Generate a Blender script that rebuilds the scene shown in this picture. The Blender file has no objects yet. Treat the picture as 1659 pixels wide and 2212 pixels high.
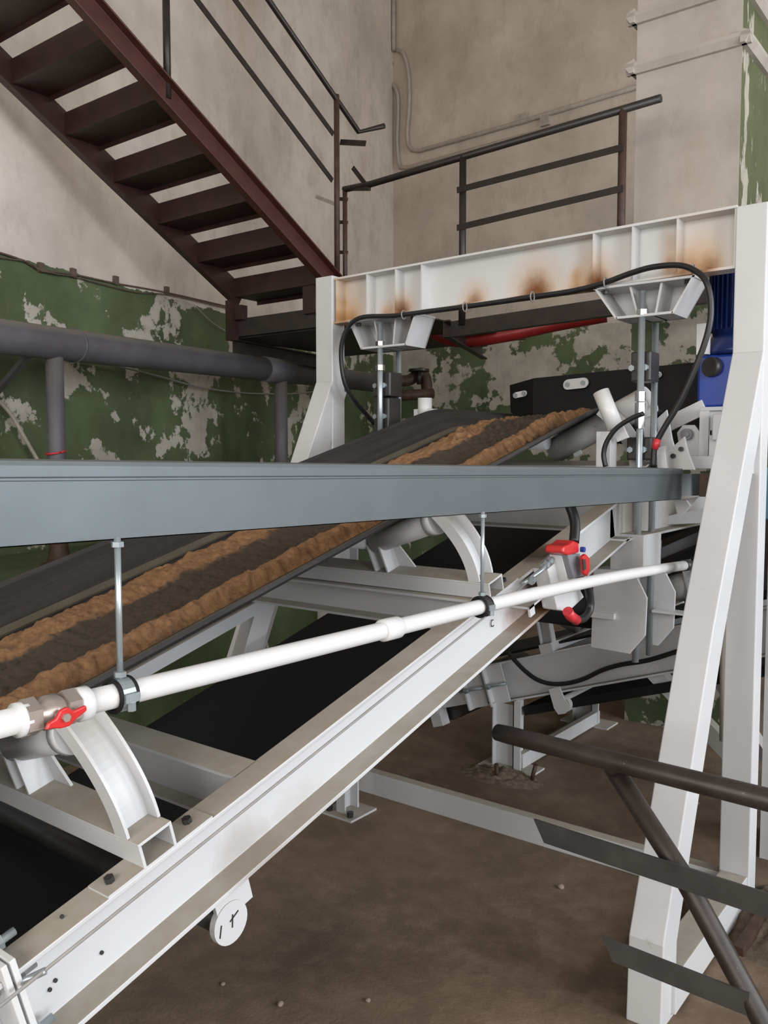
import bpy, bmesh, math, random
from mathutils import Vector, noise
R = random.Random(7)
S = bpy.context.scene
C = S.collection

# ------------------------------------------------------------------ camera
EYE = Vector((0, 0, 1.6))
F = 1853.0
PITCH = math.atan(121 / F)
YAW = math.radians(37.63)
cam = bpy.data.cameras.new('camera')
camo = bpy.data.objects.new('camera', cam)
C.objects.link(camo)
camo.location = EYE
camo.rotation_euler = (math.pi / 2 - PITCH, 0, YAW)
cam.sensor_fit = 'VERTICAL'
cam.sensor_height = 24
cam.lens = 24 * F / 2212
cam.clip_start = 0.02
S.camera = camo

# ------------------------------------------------------------------ world, lamps, exposure
w = bpy.data.worlds.new('world'); S.world = w; w.use_nodes = True
bg = w.node_tree.nodes['Background']
bg.inputs[0].default_value = (0.80, 0.88, 1.0, 1)
bg.inputs[1].default_value = 1.0
S.view_settings.view_transform = 'Standard'
S.view_settings.look = 'None'
S.view_settings.gamma = 1
S.view_settings.exposure = 0.60
S.view_settings.use_curve_mapping = False
def window_light(name, loc, rot, sx, sy, power, col=(0.93, 0.96, 1.0)):
    l = bpy.data.lights.new(name, 'AREA'); l.shape = 'RECTANGLE'
    l.size = sx; l.size_y = sy; l.energy = power; l.color = col
    o = bpy.data.objects.new(name, l); C.objects.link(o)
    o.location = loc; o.rotation_euler = rot
    return o
PI = math.pi
# daylight through the windows of the right-hand wall and of the wall behind the camera
for i, y in enumerate((-1.6, 1.8, 5.2)):
    window_light('window_daylight', (5.25, y, 2.75), (0, PI / 2, 0), 3.0, 2.2, 175)
for i, x in enumerate((-1.3, 2.0)):
    window_light('window_daylight', (x, -4.25, 2.9), (PI / 2, 0, 0), 2.4, 2.7, 100, (1.0, 0.93, 0.84))

# ------------------------------------------------------------------ survey helpers (sight line -> point on a real plane)
def _basis():
    cp, sp = math.cos(PITCH), math.sin(PITCH); cy, sy = math.cos(YAW), math.sin(YAW)
    return Vector((-sy * cp, cy * cp, -sp)), Vector((cy, sy, 0)), Vector((-sy * sp, cy * sp, cp))
FV, RV, UV = _basis()
def ray(px, py):
    return FV + RV * ((px - 829.5) / F) + UV * ((1106 - py) / F)
def P(px, py, ax, c):
    d = ray(px, py); i = 'xyz'.index(ax)
    return EYE + d * ((c - EYE[i]) / d[i])
def D(px, py, d):
    return EYE + ray(px, py) * d
def PN(px, py, pt, n):
    d = ray(px, py); n = Vector(n)
    return EYE + d * ((Vector(pt) - EYE).dot(n) / d.dot(n))
# conveyor frame: x across, l along the incline, n normal to it
TH = math.atan(.27); ct, st = math.cos(TH), math.sin(TH); Z0 = .6492
def W(x, l, n): return Vector((x, l * ct - n * st, Z0 + l * st + n * ct))
def CV(px, py, ax, c):
    d = ray(px, py)
    o = (0, (1.6 - Z0) * st, (1.6 - Z0) * ct)
    dl = (d[0], d[1] * ct + d[2] * st, -d[1] * st + d[2] * ct)
    i = 'xln'.index(ax); t = (c - o[i]) / dl[i]
    return Vector((o[0] + t * dl[0], o[1] + t * dl[1], o[2] + t * dl[2]))

# ------------------------------------------------------------------ materials
def nodes(name):
    m = bpy.data.materials.new(name); m.use_nodes = True
    return m, m.node_tree.nodes, m.node_tree.links, m.node_tree.nodes['Principled BSDF']
def tex(N, L, scale, detail=6, rough=.6, coord='Object', mapscale=None, kind='noise'):
    tc = N.new('ShaderNodeTexCoord')
    src = tc.outputs[coord]
    if coord == 'World':
        pass
    if mapscale:
        mp = N.new('ShaderNodeMapping'); mp.inputs['Scale'].default_value = mapscale
        L.new(src, mp.inputs[0]); src = mp.outputs[0]
    t = N.new('ShaderNodeTexNoise'); t.inputs['Scale'].default_value = scale
    t.inputs['Detail'].default_value = detail; t.inputs['Roughness'].default_value = rough
    L.new(src, t.inputs['Vector'])
    return t.outputs['Fac']
def ramp(N, L, fac, stops):
    r = N.new('ShaderNodeValToRGB'); e = r.color_ramp.elements
    while len(e) < len(stops): e.new(.5)
    for k, (p, c) in enumerate(stops):
        e[k].position = p
        e[k].color = (c, c, c, 1) if isinstance(c, (int, float)) else (*c, 1)
    L.new(fac, r.inputs[0]); return r.outputs[0]
def mix(N, L, fac, a, b, mode='MIX'):
    m = N.new('ShaderNodeMix'); m.data_type = 'RGBA'; m.blend_type = mode
    for s, v in ((m.inputs['Factor'], fac), (m.inputs['A'], a), (m.inputs['B'], b)):
        if hasattr(v, 'links') or hasattr(v, 'is_output'): L.new(v, s)
        elif isinstance(v, (int, float)): s.default_value = v
        else: s.default_value = (*v, 1)
    return m.outputs['Result']
def math_(N, L, op, a, b=None, c=None):
    m = N.new('ShaderNodeMath'); m.operation = op
    for i, v in enumerate((a, b, c)):
        if v is None: continue
        if isinstance(v, (int, float)): m.inputs[i].default_value = v
        else: L.new(v, m.inputs[i])
    return m.outputs[0]
def bump(N, L, B, h, strength=.3, dist=.01):
    b = N.new('ShaderNodeBump'); b.inputs['Strength'].default_value = strength
    b.inputs['Distance'].default_value = dist
    L.new(h, b.inputs['Height']); L.new(b.outputs[0], B.inputs['Normal'])
def simple(name, col, rough=.5, metal=0., var=.25, scale=9, dust=0., dustcol=(.36, .30, .22), bmp=.08, spots=0., spotcol=(.05, .045, .04), spec=.5):
    m, N, L, B = nodes(name)
    n1 = tex(N, L, scale)
    dark = tuple(c * (1 - var) for c in col)
    c = mix(N, L, ramp(N, L, n1, [(.3, 0.), (.7, 1.)]), dark, col)
    if spots:
        n2 = tex(N, L, scale * 4.3, 8, .7)
        c = mix(N, L, ramp(N, L, n2, [(.66 - spots * .1, 0.), (.74, .75)]), c, spotcol)
    rg = rough
    if dust:
        g = N.new('ShaderNodeNewGeometry'); sp = N.new('ShaderNodeSeparateXYZ')
        L.new(g.outputs['Normal'], sp.inputs[0])
        up = ramp(N, L, sp.outputs['Z'], [(.45, 0.), (.85, 1.)])
        n3 = tex(N, L, 14, 8, .65)
        f = math_(N, L, 'MULTIPLY', up, ramp(N, L, n3, [(.25, dust * .75), (.6, dust)]))
        c = mix(N, L, f, c, dustcol)
        rg = math_(N, L, 'ADD', rough, math_(N, L, 'MULTIPLY', f, .5))
    L.new(c, B.inputs['Base Color'])
    if isinstance(rg, float): B.inputs['Roughness'].default_value = rg
    else: L.new(rg, B.inputs['Roughness'])
    B.inputs['Metallic'].default_value = metal
    B.inputs['Specular IOR Level'].default_value = spec
    if bmp: bump(N, L, B, tex(N, L, scale * 6, 8, .7), bmp, .004)
    return m
M = {}
M['white'] = simple('white_paint', (.60, .605, .615), .38, var=.06, scale=3.5, dust=.9, dustcol=(.33, .285, .22), bmp=.05, spots=.15, spotcol=(.45, .42, .38))
M['white_clean'] = simple('white_plastic', (.68, .68, .68), .35, var=.04, scale=3, bmp=.02)
M['white_rough'] = simple('chipped_white_roller', (.68, .69, .69), .5, var=.15, scale=12, spots=.75, bmp=.15)
M['stair'] = simple('red_brown_primer', (.040, .0155, .0125), .42, var=.45, scale=8, bmp=.1)
M['stair_red'] = simple('red_lead_primer', (.078, .024, .019), .40, var=.35, scale=8, bmp=.1)
M['landing'] = simple('dark_brown_steel', (.042, .032, .028), .5, var=.5, scale=11, spots=.3, spotcol=(.16, .15, .14), bmp=.12)
M['rail'] = simple('dark_rail_steel', (.024, .017, .014), .45, var=.5, scale=14, bmp=.1)
M['rail_rust'] = simple('rusty_rail_steel', (.075, .038, .024), .6, var=.6, scale=18, bmp=.15)
M['handrail'] = simple('worn_handrail_steel', (.048, .036, .031), .42, metal=.15, var=.55, scale=10, spots=.3, spotcol=(.2, .17, .15), bmp=.1)
M['flat_bar'] = simple('grey_flat_bar', (.062, .058, .055), .5, var=.4, scale=12, bmp=.08)
M['bigpipe'] = simple('grey_painted_pipe', (.125, .120, .135), .55, var=.3, scale=6, dust=.85, dustcol=(.20, .175, .14), bmp=.12)
M['galv'] = simple('galvanised_steel', (.135, .155, .165), .45, metal=.45, var=.16, scale=5, dust=.4, dustcol=(.16, .16, .15), bmp=.03)
M['zinc'] = simple('zinc_plated_steel', (.42, .48, .51), .32, metal=.6, var=.15, scale=30, bmp=.05)
M['chrome'] = simple('bright_steel', (.85, .85, .85), .15, metal=1., var=.03, scale=10, bmp=0)
M['dark_steel'] = simple('dark_oily_steel', (.055, .052, .050), .4, metal=.3, var=.4, scale=12, bmp=.08)
M['rubber'] = simple('black_rubber', (.012, .012, .013), .62, var=.3, scale=5, bmp=.05, spec=.25)
M['cable'] = simple('black_cable', (.014, .014, .015), .42, var=.2, scale=20, bmp=0)
M['redtape'] = simple('red_insulating_tape', (.62, .035, .045), .4, var=.25, scale=40, bmp=.1)
M['redplastic'] = simple('red_plastic', (.60, .025, .025), .3, var=.15, scale=20, bmp=0)
M['greybox'] = simple('grey_enamel', (.22, .22, .24), .4, var=.1, scale=14, bmp=.03)
M['blue'] = simple('dark_blue_enamel', (.008, .022, .12), .35, var=.2, scale=8, bmp=.03)
M['blue2'] = simple('bright_blue_enamel', (.012, .05, .32), .35, var=.2, scale=8, bmp=.03)
M['teal'] = simple('teal_enamel', (.075, .20, .27), .5, var=.15, scale=8, bmp=.03)
M['nickel'] = simple('nickel_brass', (.42, .36, .32), .34, metal=.5, var=.15, scale=20, bmp=.02)
M['conduit'] = simple('painted_conduit', (.43, .38, .32), .6, var=.25, scale=14, bmp=.1)
M['wire'] = simple('grey_wire', (.30, .29, .28), .5, var=.2, scale=20, bmp=0)
M['oldwire'] = simple('dusty_brown_wire', (.13, .095, .07), .7, var=.4, scale=20, bmp=0)
M['stone'] = simple('pebble', (.33, .26, .20), .8, var=.3, scale=20, bmp=.2)
M['hose'] = simple('red_hose', (.32, .022, .022), .4, var=.3, scale=10, bmp=.05)
M['black'] = simple('marker_ink', (.03, .03, .03), .6, var=.1, bmp=0)
M['darkgap'] = simple('gap_shade', (.02, .018, .016), .6, var=.2, bmp=0)  # near-black tone painting the shade inside the cover's opening

def belt_mat():
    m, N, L, B = nodes('conveyor_belt_rubber')
    t = tex(N, L, 3, 8, .7, mapscale=(14, .5, .5))
    t2 = tex(N, L, 30, 6, .7)
    c = mix(N, L, ramp(N, L, t, [(.42, 0.), (.75, .55)]), (.017, .016, .017), (.058, .050, .045))
    c = mix(N, L, ramp(N, L, t2, [(.55, 0.), (.8, .35)]), c, (.085, .068, .052))
    L.new(c, B.inputs['Base Color']); B.inputs['Roughness'].default_value = .58
    bump(N, L, B, t2, .1, .003); return m
M['belt'] = belt_mat()

def plaster_mat(name, zline=2.64, col=(.64, .575, .51), green=(.085, .115, .052), peel=.5, top=None, fs=(2.3, 8.), fm=None):
    """whitewashed plaster with flaking green paint below zline (world z)"""
    m, N, L, B = nodes(name)
    g = N.new('ShaderNodeNewGeometry'); sp = N.new('ShaderNodeSeparateXYZ')
    L.new(g.outputs['Position'], sp.inputs[0])
    def wn(scale, detail=6, rough=.6, ms=None):
        t = N.new('ShaderNodeTexNoise'); t.inputs['Scale'].default_value = scale
        t.inputs['Detail'].default_value = detail; t.inputs['Roughness'].default_value = rough
        src = g.outputs['Position']
        if ms:
            mp = N.new('ShaderNodeMapping'); mp.inputs['Scale'].default_value = ms; L.new(src, mp.inputs[0]); src = mp.outputs[0]
        L.new(src, t.inputs['Vector']); return t.outputs['Fac']
    base = mix(N, L, ramp(N, L, wn(1.1, 8, .65), [(.35, 0.), (.65, 1.)]), tuple(c * .80 for c in col), tuple(min(1, c * 1.12) for c in col))
    base = mix(N, L, ramp(N, L, wn(3.2, 9, .75, (1, 1, .6)), [(.50, 0.), (.76, .6)]), base, (.30, .25, .19))
    base = mix(N, L, ramp(N, L, wn(1.0, 5, .6, (1, 1, .35)), [(.50, 0.), (.76, .55)]), base, (.46, .385, .28))
    base = mix(N, L, ramp(N, L, wn(22, 8, .8), [(.69, 0.), (.76, .5)]), base, (.19, .16, .125))
    gr = mix(N, L, ramp(N, L, wn(1.6, 7, .65), [(.35, 0.), (.7, 1.)]), tuple(c * .62 for c in green), tuple(c * 1.3 for c in green))
    gr = mix(N, L, ramp(N, L, wn(5, 8, .8, (1, 1, .3)), [(.55, 0.), (.8, .5)]), gr, (.15, .15, .09))
    # flake mask: sharp-edged patches
    fl = math_(N, L, 'ADD', math_(N, L, 'MULTIPLY', wn(fs[0], 2, .5, fm), .55), math_(N, L, 'MULTIPLY', wn(fs[1], 10, .65, fm), .45))
    flm = ramp(N, L, fl, [(peel, 0.), (peel + .012, 1.)])
    zz = math_(N, L, 'ADD', sp.outputs['Z'], math_(N, L, 'MULTIPLY', math_(N, L, 'SUBTRACT', wn(3.5, 6, .7), .5), .12))
    below = math_(N, L, 'LESS_THAN', zz, zline)
    if top is not None:
        below = math_(N, L, 'MULTIPLY', below, math_(N, L, 'GREATER_THAN', zz, top))
    paint = math_(N, L, 'MULTIPLY', below, math_(N, L, 'SUBTRACT', 1., flm))
    inner = mix(N, L, ramp(N, L, wn(4, 6, .7), [(.4, 0.), (.7, 1.)]), (.36, .33, .28), (.50, .47, .41))
    base = mix(N, L, below, base, inner)
    c = mix(N, L, paint, base, gr)
    L.new(c, B.inputs['Base Color'])
    L.new(math_(N, L, 'SUBTRACT', .9, math_(N, L, 'MULTIPLY', paint, .3)), B.inputs['Roughness'])
    h = math_(N, L, 'ADD', math_(N, L, 'MULTIPLY', wn(14, 8, .7), .4), math_(N, L, 'MULTIPLY', paint, .3))
    bump(N, L, B, h, .35, .01)
    return m
M['plaster'] = plaster_mat('whitewash_over_green_paint', 2.80, peel=.54)
M['plaster_back'] = plaster_mat('whitewash_back_wall', 2.9, col=(.58, .51, .435), peel=.50, fs=(1.3, 4.5))
M['plaster_col'] = plaster_mat('whitewash_column', 2.75, col=(.50, .455, .41), peel=.50, fs=(3, 8))
M['green_col'] = plaster_mat('flaking_green_column', 9, peel=.55, col=(.55, .52, .46), green=(.105, .125, .055), top=2.62, fs=(5, 14), fm=(1, 1, .3))
M['ledge'] = plaster_mat('green_painted_ledge', 9, peel=.60)

def floor_mat():
    m, N, L, B = nodes('dusty_earth_floor')
    a = tex(N, L, 1.1, 8, .65); b = tex(N, L, 9, 9, .75); c_ = tex(N, L, 60, 6, .7)
    c = mix(N, L, ramp(N, L, a, [(.35, 0.), (.68, 1.)]), (.115, .078, .050), (.235, .163, .107))
    c = mix(N, L, ramp(N, L, b, [(.45, 0.), (.75, .5)]), c, (.31, .225, .155))
    c = mix(N, L, ramp(N, L, c_, [(.62, 0.), (.75, .5)]), c, (.05, .038, .028))
    L.new(c, B.inputs['Base Color']); B.inputs['Roughness'].default_value = .93
    bump(N, L, B, math_(N, L, 'ADD', b, math_(N, L, 'MULTIPLY', c_, .35)), .55, .02); return m
M['floor'] = floor_mat()
def sand_mat(name, a, b, wet=None):
    m, N, L, B = nodes(name)
    t = tex(N, L, 42, 10, .8); u = tex(N, L, 7, 8, .7, mapscale=(1, .45, 1))
    c = mix(N, L, ramp(N, L, t, [(.38, 0.), (.62, 1.)]), a, b)
    if wet:
        at = N.new('ShaderNodeAttribute'); at.attribute_name = 'thin'
        f = math_(N, L, 'ADD', at.outputs['Fac'], math_(N, L, 'MULTIPLY', math_(N, L, 'SUBTRACT', math_(N, L, 'ADD', math_(N, L, 'MULTIPLY', u, .6), math_(N, L, 'MULTIPLY', t, .4)), .5), 1.9))
        c = mix(N, L, ramp(N, L, f, [(.40, 0.), (.56, 1.)]), c, wet)
    L.new(c, B.inputs['Base Color']); B.inputs['Roughness'].default_value = .95
    bump(N, L, B, t, .9, .014); return m
M['sand'] = sand_mat('orange_sand', (.25, .128, .058), (.48, .265, .125), (.085, .065, .045))
M['sandgrey'] = sand_mat('pale_spilt_sand', (.12, .090, .062), (.26, .20, .14))

def stain_mat():
    """white paint with rust bleeding out of given spots (world position)"""
    m, N, L, B = nodes('white_paint_rust_stains')
    g = N.new('ShaderNodeNewGeometry')
    n1 = tex(N, L, 30, 6, .7)
    nz = tex(N, L, 4, 5, .6)
    c = mix(N, L, nz, (.60, .60, .60), (.66, .66, .66))
    spots = [(-2.43, 2.245, .06, .8), (-2.33, 2.25, .085, 1.1), (-2.40, 2.26, .05, .7), (-1.955, 2.235, .10, 1.1), (-1.665, 2.24, .155, 1.7), (-1.405, 2.245, .12, 1.5), (-1.49, 2.30, .05, .8), (-1.49, 2.24, .07, .9), (-1.44, 2.36, .09, .22),
             (-2.68, 2.25, .07, 1.1), (-2.63, 2.24, .09, 1.0), (-2.63, 2.33, .16, .42), (-2.685, 2.33, .05, .7), (-1.05, 2.262, .11, 1.0), (-.98, 2.26, .10, 1.1), (-1.12, 2.30, .05, .9), (-1.12, 2.38, .05, .5), (-2.68, 2.42, .06, .5), (-1.0, 2.38, .14, .25)]
    for (x, z, r, k) in spots:
        v = N.new('ShaderNodeVectorMath'); v.operation = 'SUBTRACT'
        L.new(g.outputs['Position'], v.inputs[0]); v.inputs[1].default_value = (x, 3.15, z)
        s = N.new('ShaderNodeVectorMath'); s.operation = 'MULTIPLY'
        L.new(v.outputs[0], s.inputs[0]); s.inputs[1].default_value = (1, .15, .72)
        ln = N.new('ShaderNodeVectorMath'); ln.operation = 'LENGTH'; L.new(s.outputs[0], ln.inputs[0])
        q = math_(N, L, 'DIVIDE', ln.outputs['Value'], r)
        q = math_(N, L, 'ADD', q, math_(N, L, 'MULTIPLY', math_(N, L, 'SUBTRACT', n1, .5), .22))
        f = math_(N, L, 'MULTIPLY', ramp(N, L, q, [(0., .95), (.3, .72), (.62, .26), (1.15 / 1.15, 0.)]), min(k, 1.25))
        f2 = N.new('ShaderNodeClamp'); L.new(f, f2.inputs[0])
        c = mix(N, L, f2.outputs[0], c, mix(N, L, math_(N, L, 'POWER', f2.outputs[0], 1.6), (.66, .40, .17), (.20, .065, .012)))
    L.new(c, B.inputs['Base Color']); B.inputs['Roughness'].default_value = .45
    return m
M['stain'] = stain_mat()

def stained(src, name, spots):
    m = M[src].copy(); m.name = name; N = m.node_tree.nodes; L = m.node_tree.links; B = N['Principled BSDF']
    c = B.inputs['Base Color'].links[0].from_socket
    g = N.new('ShaderNodeNewGeometry'); n1 = tex(N, L, 26, 6, .7)
    for (p, r, k, col) in spots:
        v = N.new('ShaderNodeVectorMath'); v.operation = 'SUBTRACT'; L.new(g.outputs['Position'], v.inputs[0]); v.inputs[1].default_value = p
        ln = N.new('ShaderNodeVectorMath'); ln.operation = 'LENGTH'; L.new(v.outputs[0], ln.inputs[0])
        q = math_(N, L, 'ADD', math_(N, L, 'DIVIDE', ln.outputs['Value'], r), math_(N, L, 'MULTIPLY', math_(N, L, 'SUBTRACT', n1, .5), .5))
        c = mix(N, L, math_(N, L, 'MULTIPLY', ramp(N, L, q, [(.38, 1.), (.68, .6), (1., 0.)]), k), c, col)
    L.new(c, B.inputs['Base Color']); return m
RU, BK = (.22, .10, .035), (.045, .032, .024)
M['beam_white'] = stained('white', 'white_paint_beam', [(P(1180, 1262, 'x', -1.255), .16, .95, RU), (P(1188, 1250, 'x', -1.255), .09, .95, BK), (P(1165, 1188, 'x', -1.24), .10, .85, BK),
    (P(1190, 1315, 'x', -1.21), .12, .95, BK), (P(1150, 1335, 'x', -1.22), .14, .6, RU), (P(700, 1830, 'x', -1.2), .16, .35, (.30, .25, .2)), (P(560, 1860, 'x', -1.21), .10, .5, (.26, .21, .16)),
    (P(1400, 1110, 'x', -1.2), .25, .7, (.26, .21, .15)), (P(1500, 1130, 'x', -1.2), .3, .7, (.26, .21, .15))])

# ------------------------------------------------------------------ mesh builder
class MB:
    def __init__(s): s.v = []; s.f = []; s.sm = []
    def add(s, vs, fs, smooth=False):
        o = len(s.v); s.v += [Vector(v) for v in vs]; s.f += [tuple(i + o for i in f) for f in fs]; s.sm += [smooth] * len(fs); return s
    def box(s, x0, x1, y0, y1, z0, z1, T=None):
        vs = [(x, y, z) for x in (x0, x1) for y in (y0, y1) for z in (z0, z1)]
        if T: vs = [T(*v) for v in vs]
        return s.add(vs, [(0, 1, 3, 2), (4, 6, 7, 5), (0, 4, 5, 1), (2, 3, 7, 6), (0, 2, 6, 4), (1, 5, 7, 3)])
    def ext(s, poly, A, B, u, v):
        A, B, u, v = Vector(A), Vector(B), Vector(u), Vector(v)
        n = len(poly)
        vs = [A + u * a + v * b for a, b in poly] + [B + u * a + v * b for a, b in poly]
        fs = [tuple(range(n)), tuple(range(2 * n - 1, n - 1, -1))] + [(i, (i + 1) % n, n + (i + 1) % n, n + i) for i in range(n)]
        return s.add(vs, fs)
    def bar(s, A, B, a, b, up=(0, 0, 1)):
        """rectangular bar from A to B: a across, b along 'up'"""
        A, B = Vector(A), Vector(B); d = (B - A).normalized(); up = Vector(up)
        u = d.cross(up).normalized(); v = u.cross(d).normalized()
        return s.ext([(-a / 2, -b / 2), (a / 2, -b / 2), (a / 2, b / 2), (-a / 2, b / 2)], A, B, u, v)
    def plate(s, pts, t, n=None):
        """flat polygon given by 3-D points, thickness t along its normal"""
        p = [Vector(q) for q in pts]
        nn = Vector(n) if n else (p[1] - p[0]).cross(p[2] - p[0])
        nn = nn.normalized() * t
        k = len(p)
        return s.add(p + [q + nn for q in p], [tuple(range(k)), tuple(range(2 * k - 1, k - 1, -1))] + [(i, (i + 1) % k, k + (i + 1) % k, k + i) for i in range(k)])
    def tube(s, pts, r, n=14, cap=True):
        p = [Vector(q) for q in pts]; k = len(p)
        rs = r if isinstance(r, (list, tuple)) else [r] * k
        vs = []; t0 = (p[1] - p[0]).normalized()
        ref = Vector((0, 0, 1)) if abs(t0.z) < .9 else Vector((1, 0, 0))
        u = t0.cross(ref).normalized()
        for i in range(k):
            t = (p[min(i + 1, k - 1)] - p[max(i - 1, 0)]).normalized()
            u = (u - t * u.dot(t)).normalized(); v = t.cross(u)
            for j in range(n):
                a = 2 * PI * j / n
                vs.append(p[i] + (u * math.cos(a) + v * math.sin(a)) * rs[i])
        fs = [(i * n + j, i * n + (j + 1) % n, (i + 1) * n + (j + 1) % n, (i + 1) * n + j) for i in range(k - 1) for j in range(n)]
        s.add(vs, fs, True)
        if cap:
            o = len(s.v) - len(vs)
            s.f += [tuple(o + j for j in range(n)), tuple(o + (k - 1) * n + j for j in range(n - 1, -1, -1))]; s.sm += [False, False]
        return s
    def build(s, name, m, parent=None, bevel=0., **props):
        me = bpy.data.meshes.new(name)
        o = bpy.data.objects.new(name, me); C.objects.link(o)
        off = Vector(parent['_o']) if parent is not None else (sum(s.v, Vector()) / len(s.v) if s.v else Vector())
        me.from_pydata([tuple(v - off) for v in s.v], [], s.f)
        me.polygons.foreach_set('use_smooth', s.sm)
        b = bmesh.new(); b.from_mesh(me); bmesh.ops.recalc_face_normals(b, faces=b.faces); b.to_mesh(me); b.free()
        me.materials.append(M[m] if isinstance(m, str) else m)
        o['_o'] = tuple(off)
        if parent is not None: o.parent = parent
        else: o.location = off
        if bevel:
            md = o.modifiers.new('bevel', 'BEVEL'); md.width = bevel; md.segments = 2; md.limit_method = 'ANGLE'; md.angle_limit = .6
        for k_, v_ in props.items(): o[k_] = v_
        return o
def sub(parent, mb, name, m, **k):
    """mesh under a mesh part (sub-part)"""
    return mb.build(name, m, parent, **k)
def thing(name, loc, label, cat, group=None):
    o = bpy.data.objects.new(name, None); C.objects.link(o); o.location = loc; o.empty_display_size = .1
    o['_o'] = tuple(loc); o['label'] = label; o['category'] = cat
    if group: o['group'] = group
    return o
def tag(o, label, cat, group=None, kind=None):
    o['label'] = label; o['category'] = cat
    if group: o['group'] = group
    if kind: o['kind'] = kind
    return o
# a sub-part's vertices are relative to the same origin as its part: keep child offset zero
def chan(h, wd, tf=.010, tw=.007):
    return [(0, 0), (wd, 0), (wd, tf), (tw, tf), (tw, h - tf), (wd, h - tf), (wd, h), (0, h)]
def curve(pts, n=8):
    """Catmull-Rom through the points"""
    p = [Vector(q) for q in pts]; p = [2 * p[0] - p[1]] + p + [2 * p[-1] - p[-2]]
    out = []
    for i in range(1, len(p) - 2):
        for k in range(n):
            t = k / n
            out.append(.5 * ((2 * p[i]) + (-p[i - 1] + p[i + 1]) * t + (2 * p[i - 1] - 5 * p[i] + 4 * p[i + 1] - p[i + 2]) * t * t + (-p[i - 1] + 3 * p[i] - 3 * p[i + 1] + p[i + 2]) * t ** 3))
    out.append(p[-2]); return out
def hexnut(mb, c, d, r, t, n=6):
    c, d = Vector(c), Vector(d).normalized()
    u = d.cross(Vector((.3, .8, .52))).normalized(); v = d.cross(u)
    return mb.ext([(r * math.cos(2 * PI * k / n), r * math.sin(2 * PI * k / n)) for k in range(n)], c - d * t / 2, c + d * t / 2, u, v)
def disc(mb, c, d, r, t, n=24):
    return hexnut(mb, c, d, r, t, n)
def struct(mb, name, m, **k): return mb.build(name, m, None, kind='structure', **k)

# ================================================================== THE SETTING
WL0 = Vector((-5.35, 4.3, 0)); WLD = Vector((-.225, .9744, 0))        # left wall line and direction
WLN = Vector((.9744, .225, 0))                                        # its inward normal
CR = Vector((-6.28, 8.33, 0)); WBD = Vector((.9964, -.085, 0)); WBN = Vector((-.085, -.9964, 0))
struct(MB().box(-8.0, 5.6, -4.6, 9.2, -.2, 0), 'floor', 'floor')
struct(MB().box(-8.0, 5.6, -4.6, 9.2, 8.4, 8.6), 'ceiling', 'plaster_back')
a = WL0 + WLD * (-9.2); b = WL0 + WLD * 4.3
struct(MB().plate([a, b, b + Vector((0, 0, 8.4)), a + Vector((0, 0, 8.4))], .25, -WLN), 'wall_left', 'plaster')
a = CR - WBD * .3; b = CR + WBD * 12
struct(MB().plate([a, b, b + Vector((0, 0, 8.4)), a + Vector((0, 0, 8.4))], .25, -WBN), 'wall_back', 'plaster_back')
# right wall and front wall with window openings
def holed(name, axis, c, lo, hi, holes, z0, z1, m):
    mb = MB(); t = .3
    def bx(a, b, za, zb):
        if axis == 'x': mb.box(c, c + t, a, b, za, zb)
        else: mb.box(a, b, c - t, c, za, zb)
    bx(lo, hi, 0, z0); bx(lo, hi, z1, 8.4)
    e = lo
    for (p, q) in holes: bx(e, p, z0, z1); e = q
    bx(e, hi, z0, z1)
    struct(mb, name, m)
    for k, (p, q) in enumerate(holes):
        fb = MB(); n = 4
        for i in range(n + 1):
            s_ = p + (q - p) * i / n
            if axis == 'x': fb.box(c + .12, c + .17, max(s_ - .03, p), min(s_ + .03, q), z0, z1)
            else: fb.box(max(s_ - .03, p), min(s_ + .03, q), c - .17, c - .12, z0, z1)
        for zz in (z0 + .03, (z0 + z1) / 2, z1 - .03):
            if axis == 'x': fb.box(c + .12, c + .17, p, q, zz - .03, zz + .03)
            else: fb.box(p, q, c - .17, c - .12, zz - .03, zz + .03)
        struct(fb, 'window_%d' % (k + 1 + (3 if axis == 'y' else 0)), 'white_clean')
holed('wall_right', 'x', 4.8, -4.5, 8.4, [(-2.75, -.45), (.65, 2.95), (4.05, 6.35)], 1.2, 4.3, 'plaster_back')
holed('wall_front', 'y', -3.8, -3.6, 5.1, [(-2.6, 0.), (.7, 3.3)], 1.5, 4.3, 'plaster_back')

# painted masonry ledge at the foot of the left wall
a = WL0 + WLD * (-6) + WLN * .95; b = WL0 + WLD * 4.1 + WLN * .95
lg = MB()
for (h0, h1, dd) in ((0, 1.0, .95),):
    lg.plate([a + Vector((0, 0, h0)), b + Vector((0, 0, h0)), b + Vector((0, 0, h1)), a + Vector((0, 0, h1))], dd, -WLN)
struct(lg, 'trim_1', 'ledge')

# column in the room's right corner
col = MB().box(-1.97, -1.383, 4.95, 5.6, 0, 8.4)
o = struct(col, 'column', 'plaster_col')
o.data.materials.append(M['green_col'])
for p in o.data.polygons:
    if p.normal.x > .9: p.material_index = 1
for i, (z0, q) in enumerate(((3.80, 0), (4.08, 1))):
    mb = MB()
    prof = [(0, 0), (.025, .0), (.05, .035), (.05, .055), (.0, .075)]
    mb.ext(prof, (-2.02, 4.95, z0), (-1.333, 4.95, z0), (0, -1, 0), (0, 0, 1))
    mb.ext(prof, (-1.383, 4.90, z0), (-1.383, 5.6, z0), (1, 0, 0), (0, 0, 1))
    mb.ext(prof, (-1.97, 4.90, z0), (-1.97, 5.6, z0), (-1, 0, 0), (0, 0, 1))
    o = struct(mb, 'trim_%d' % (i + 2), 'plaster_col')

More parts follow.
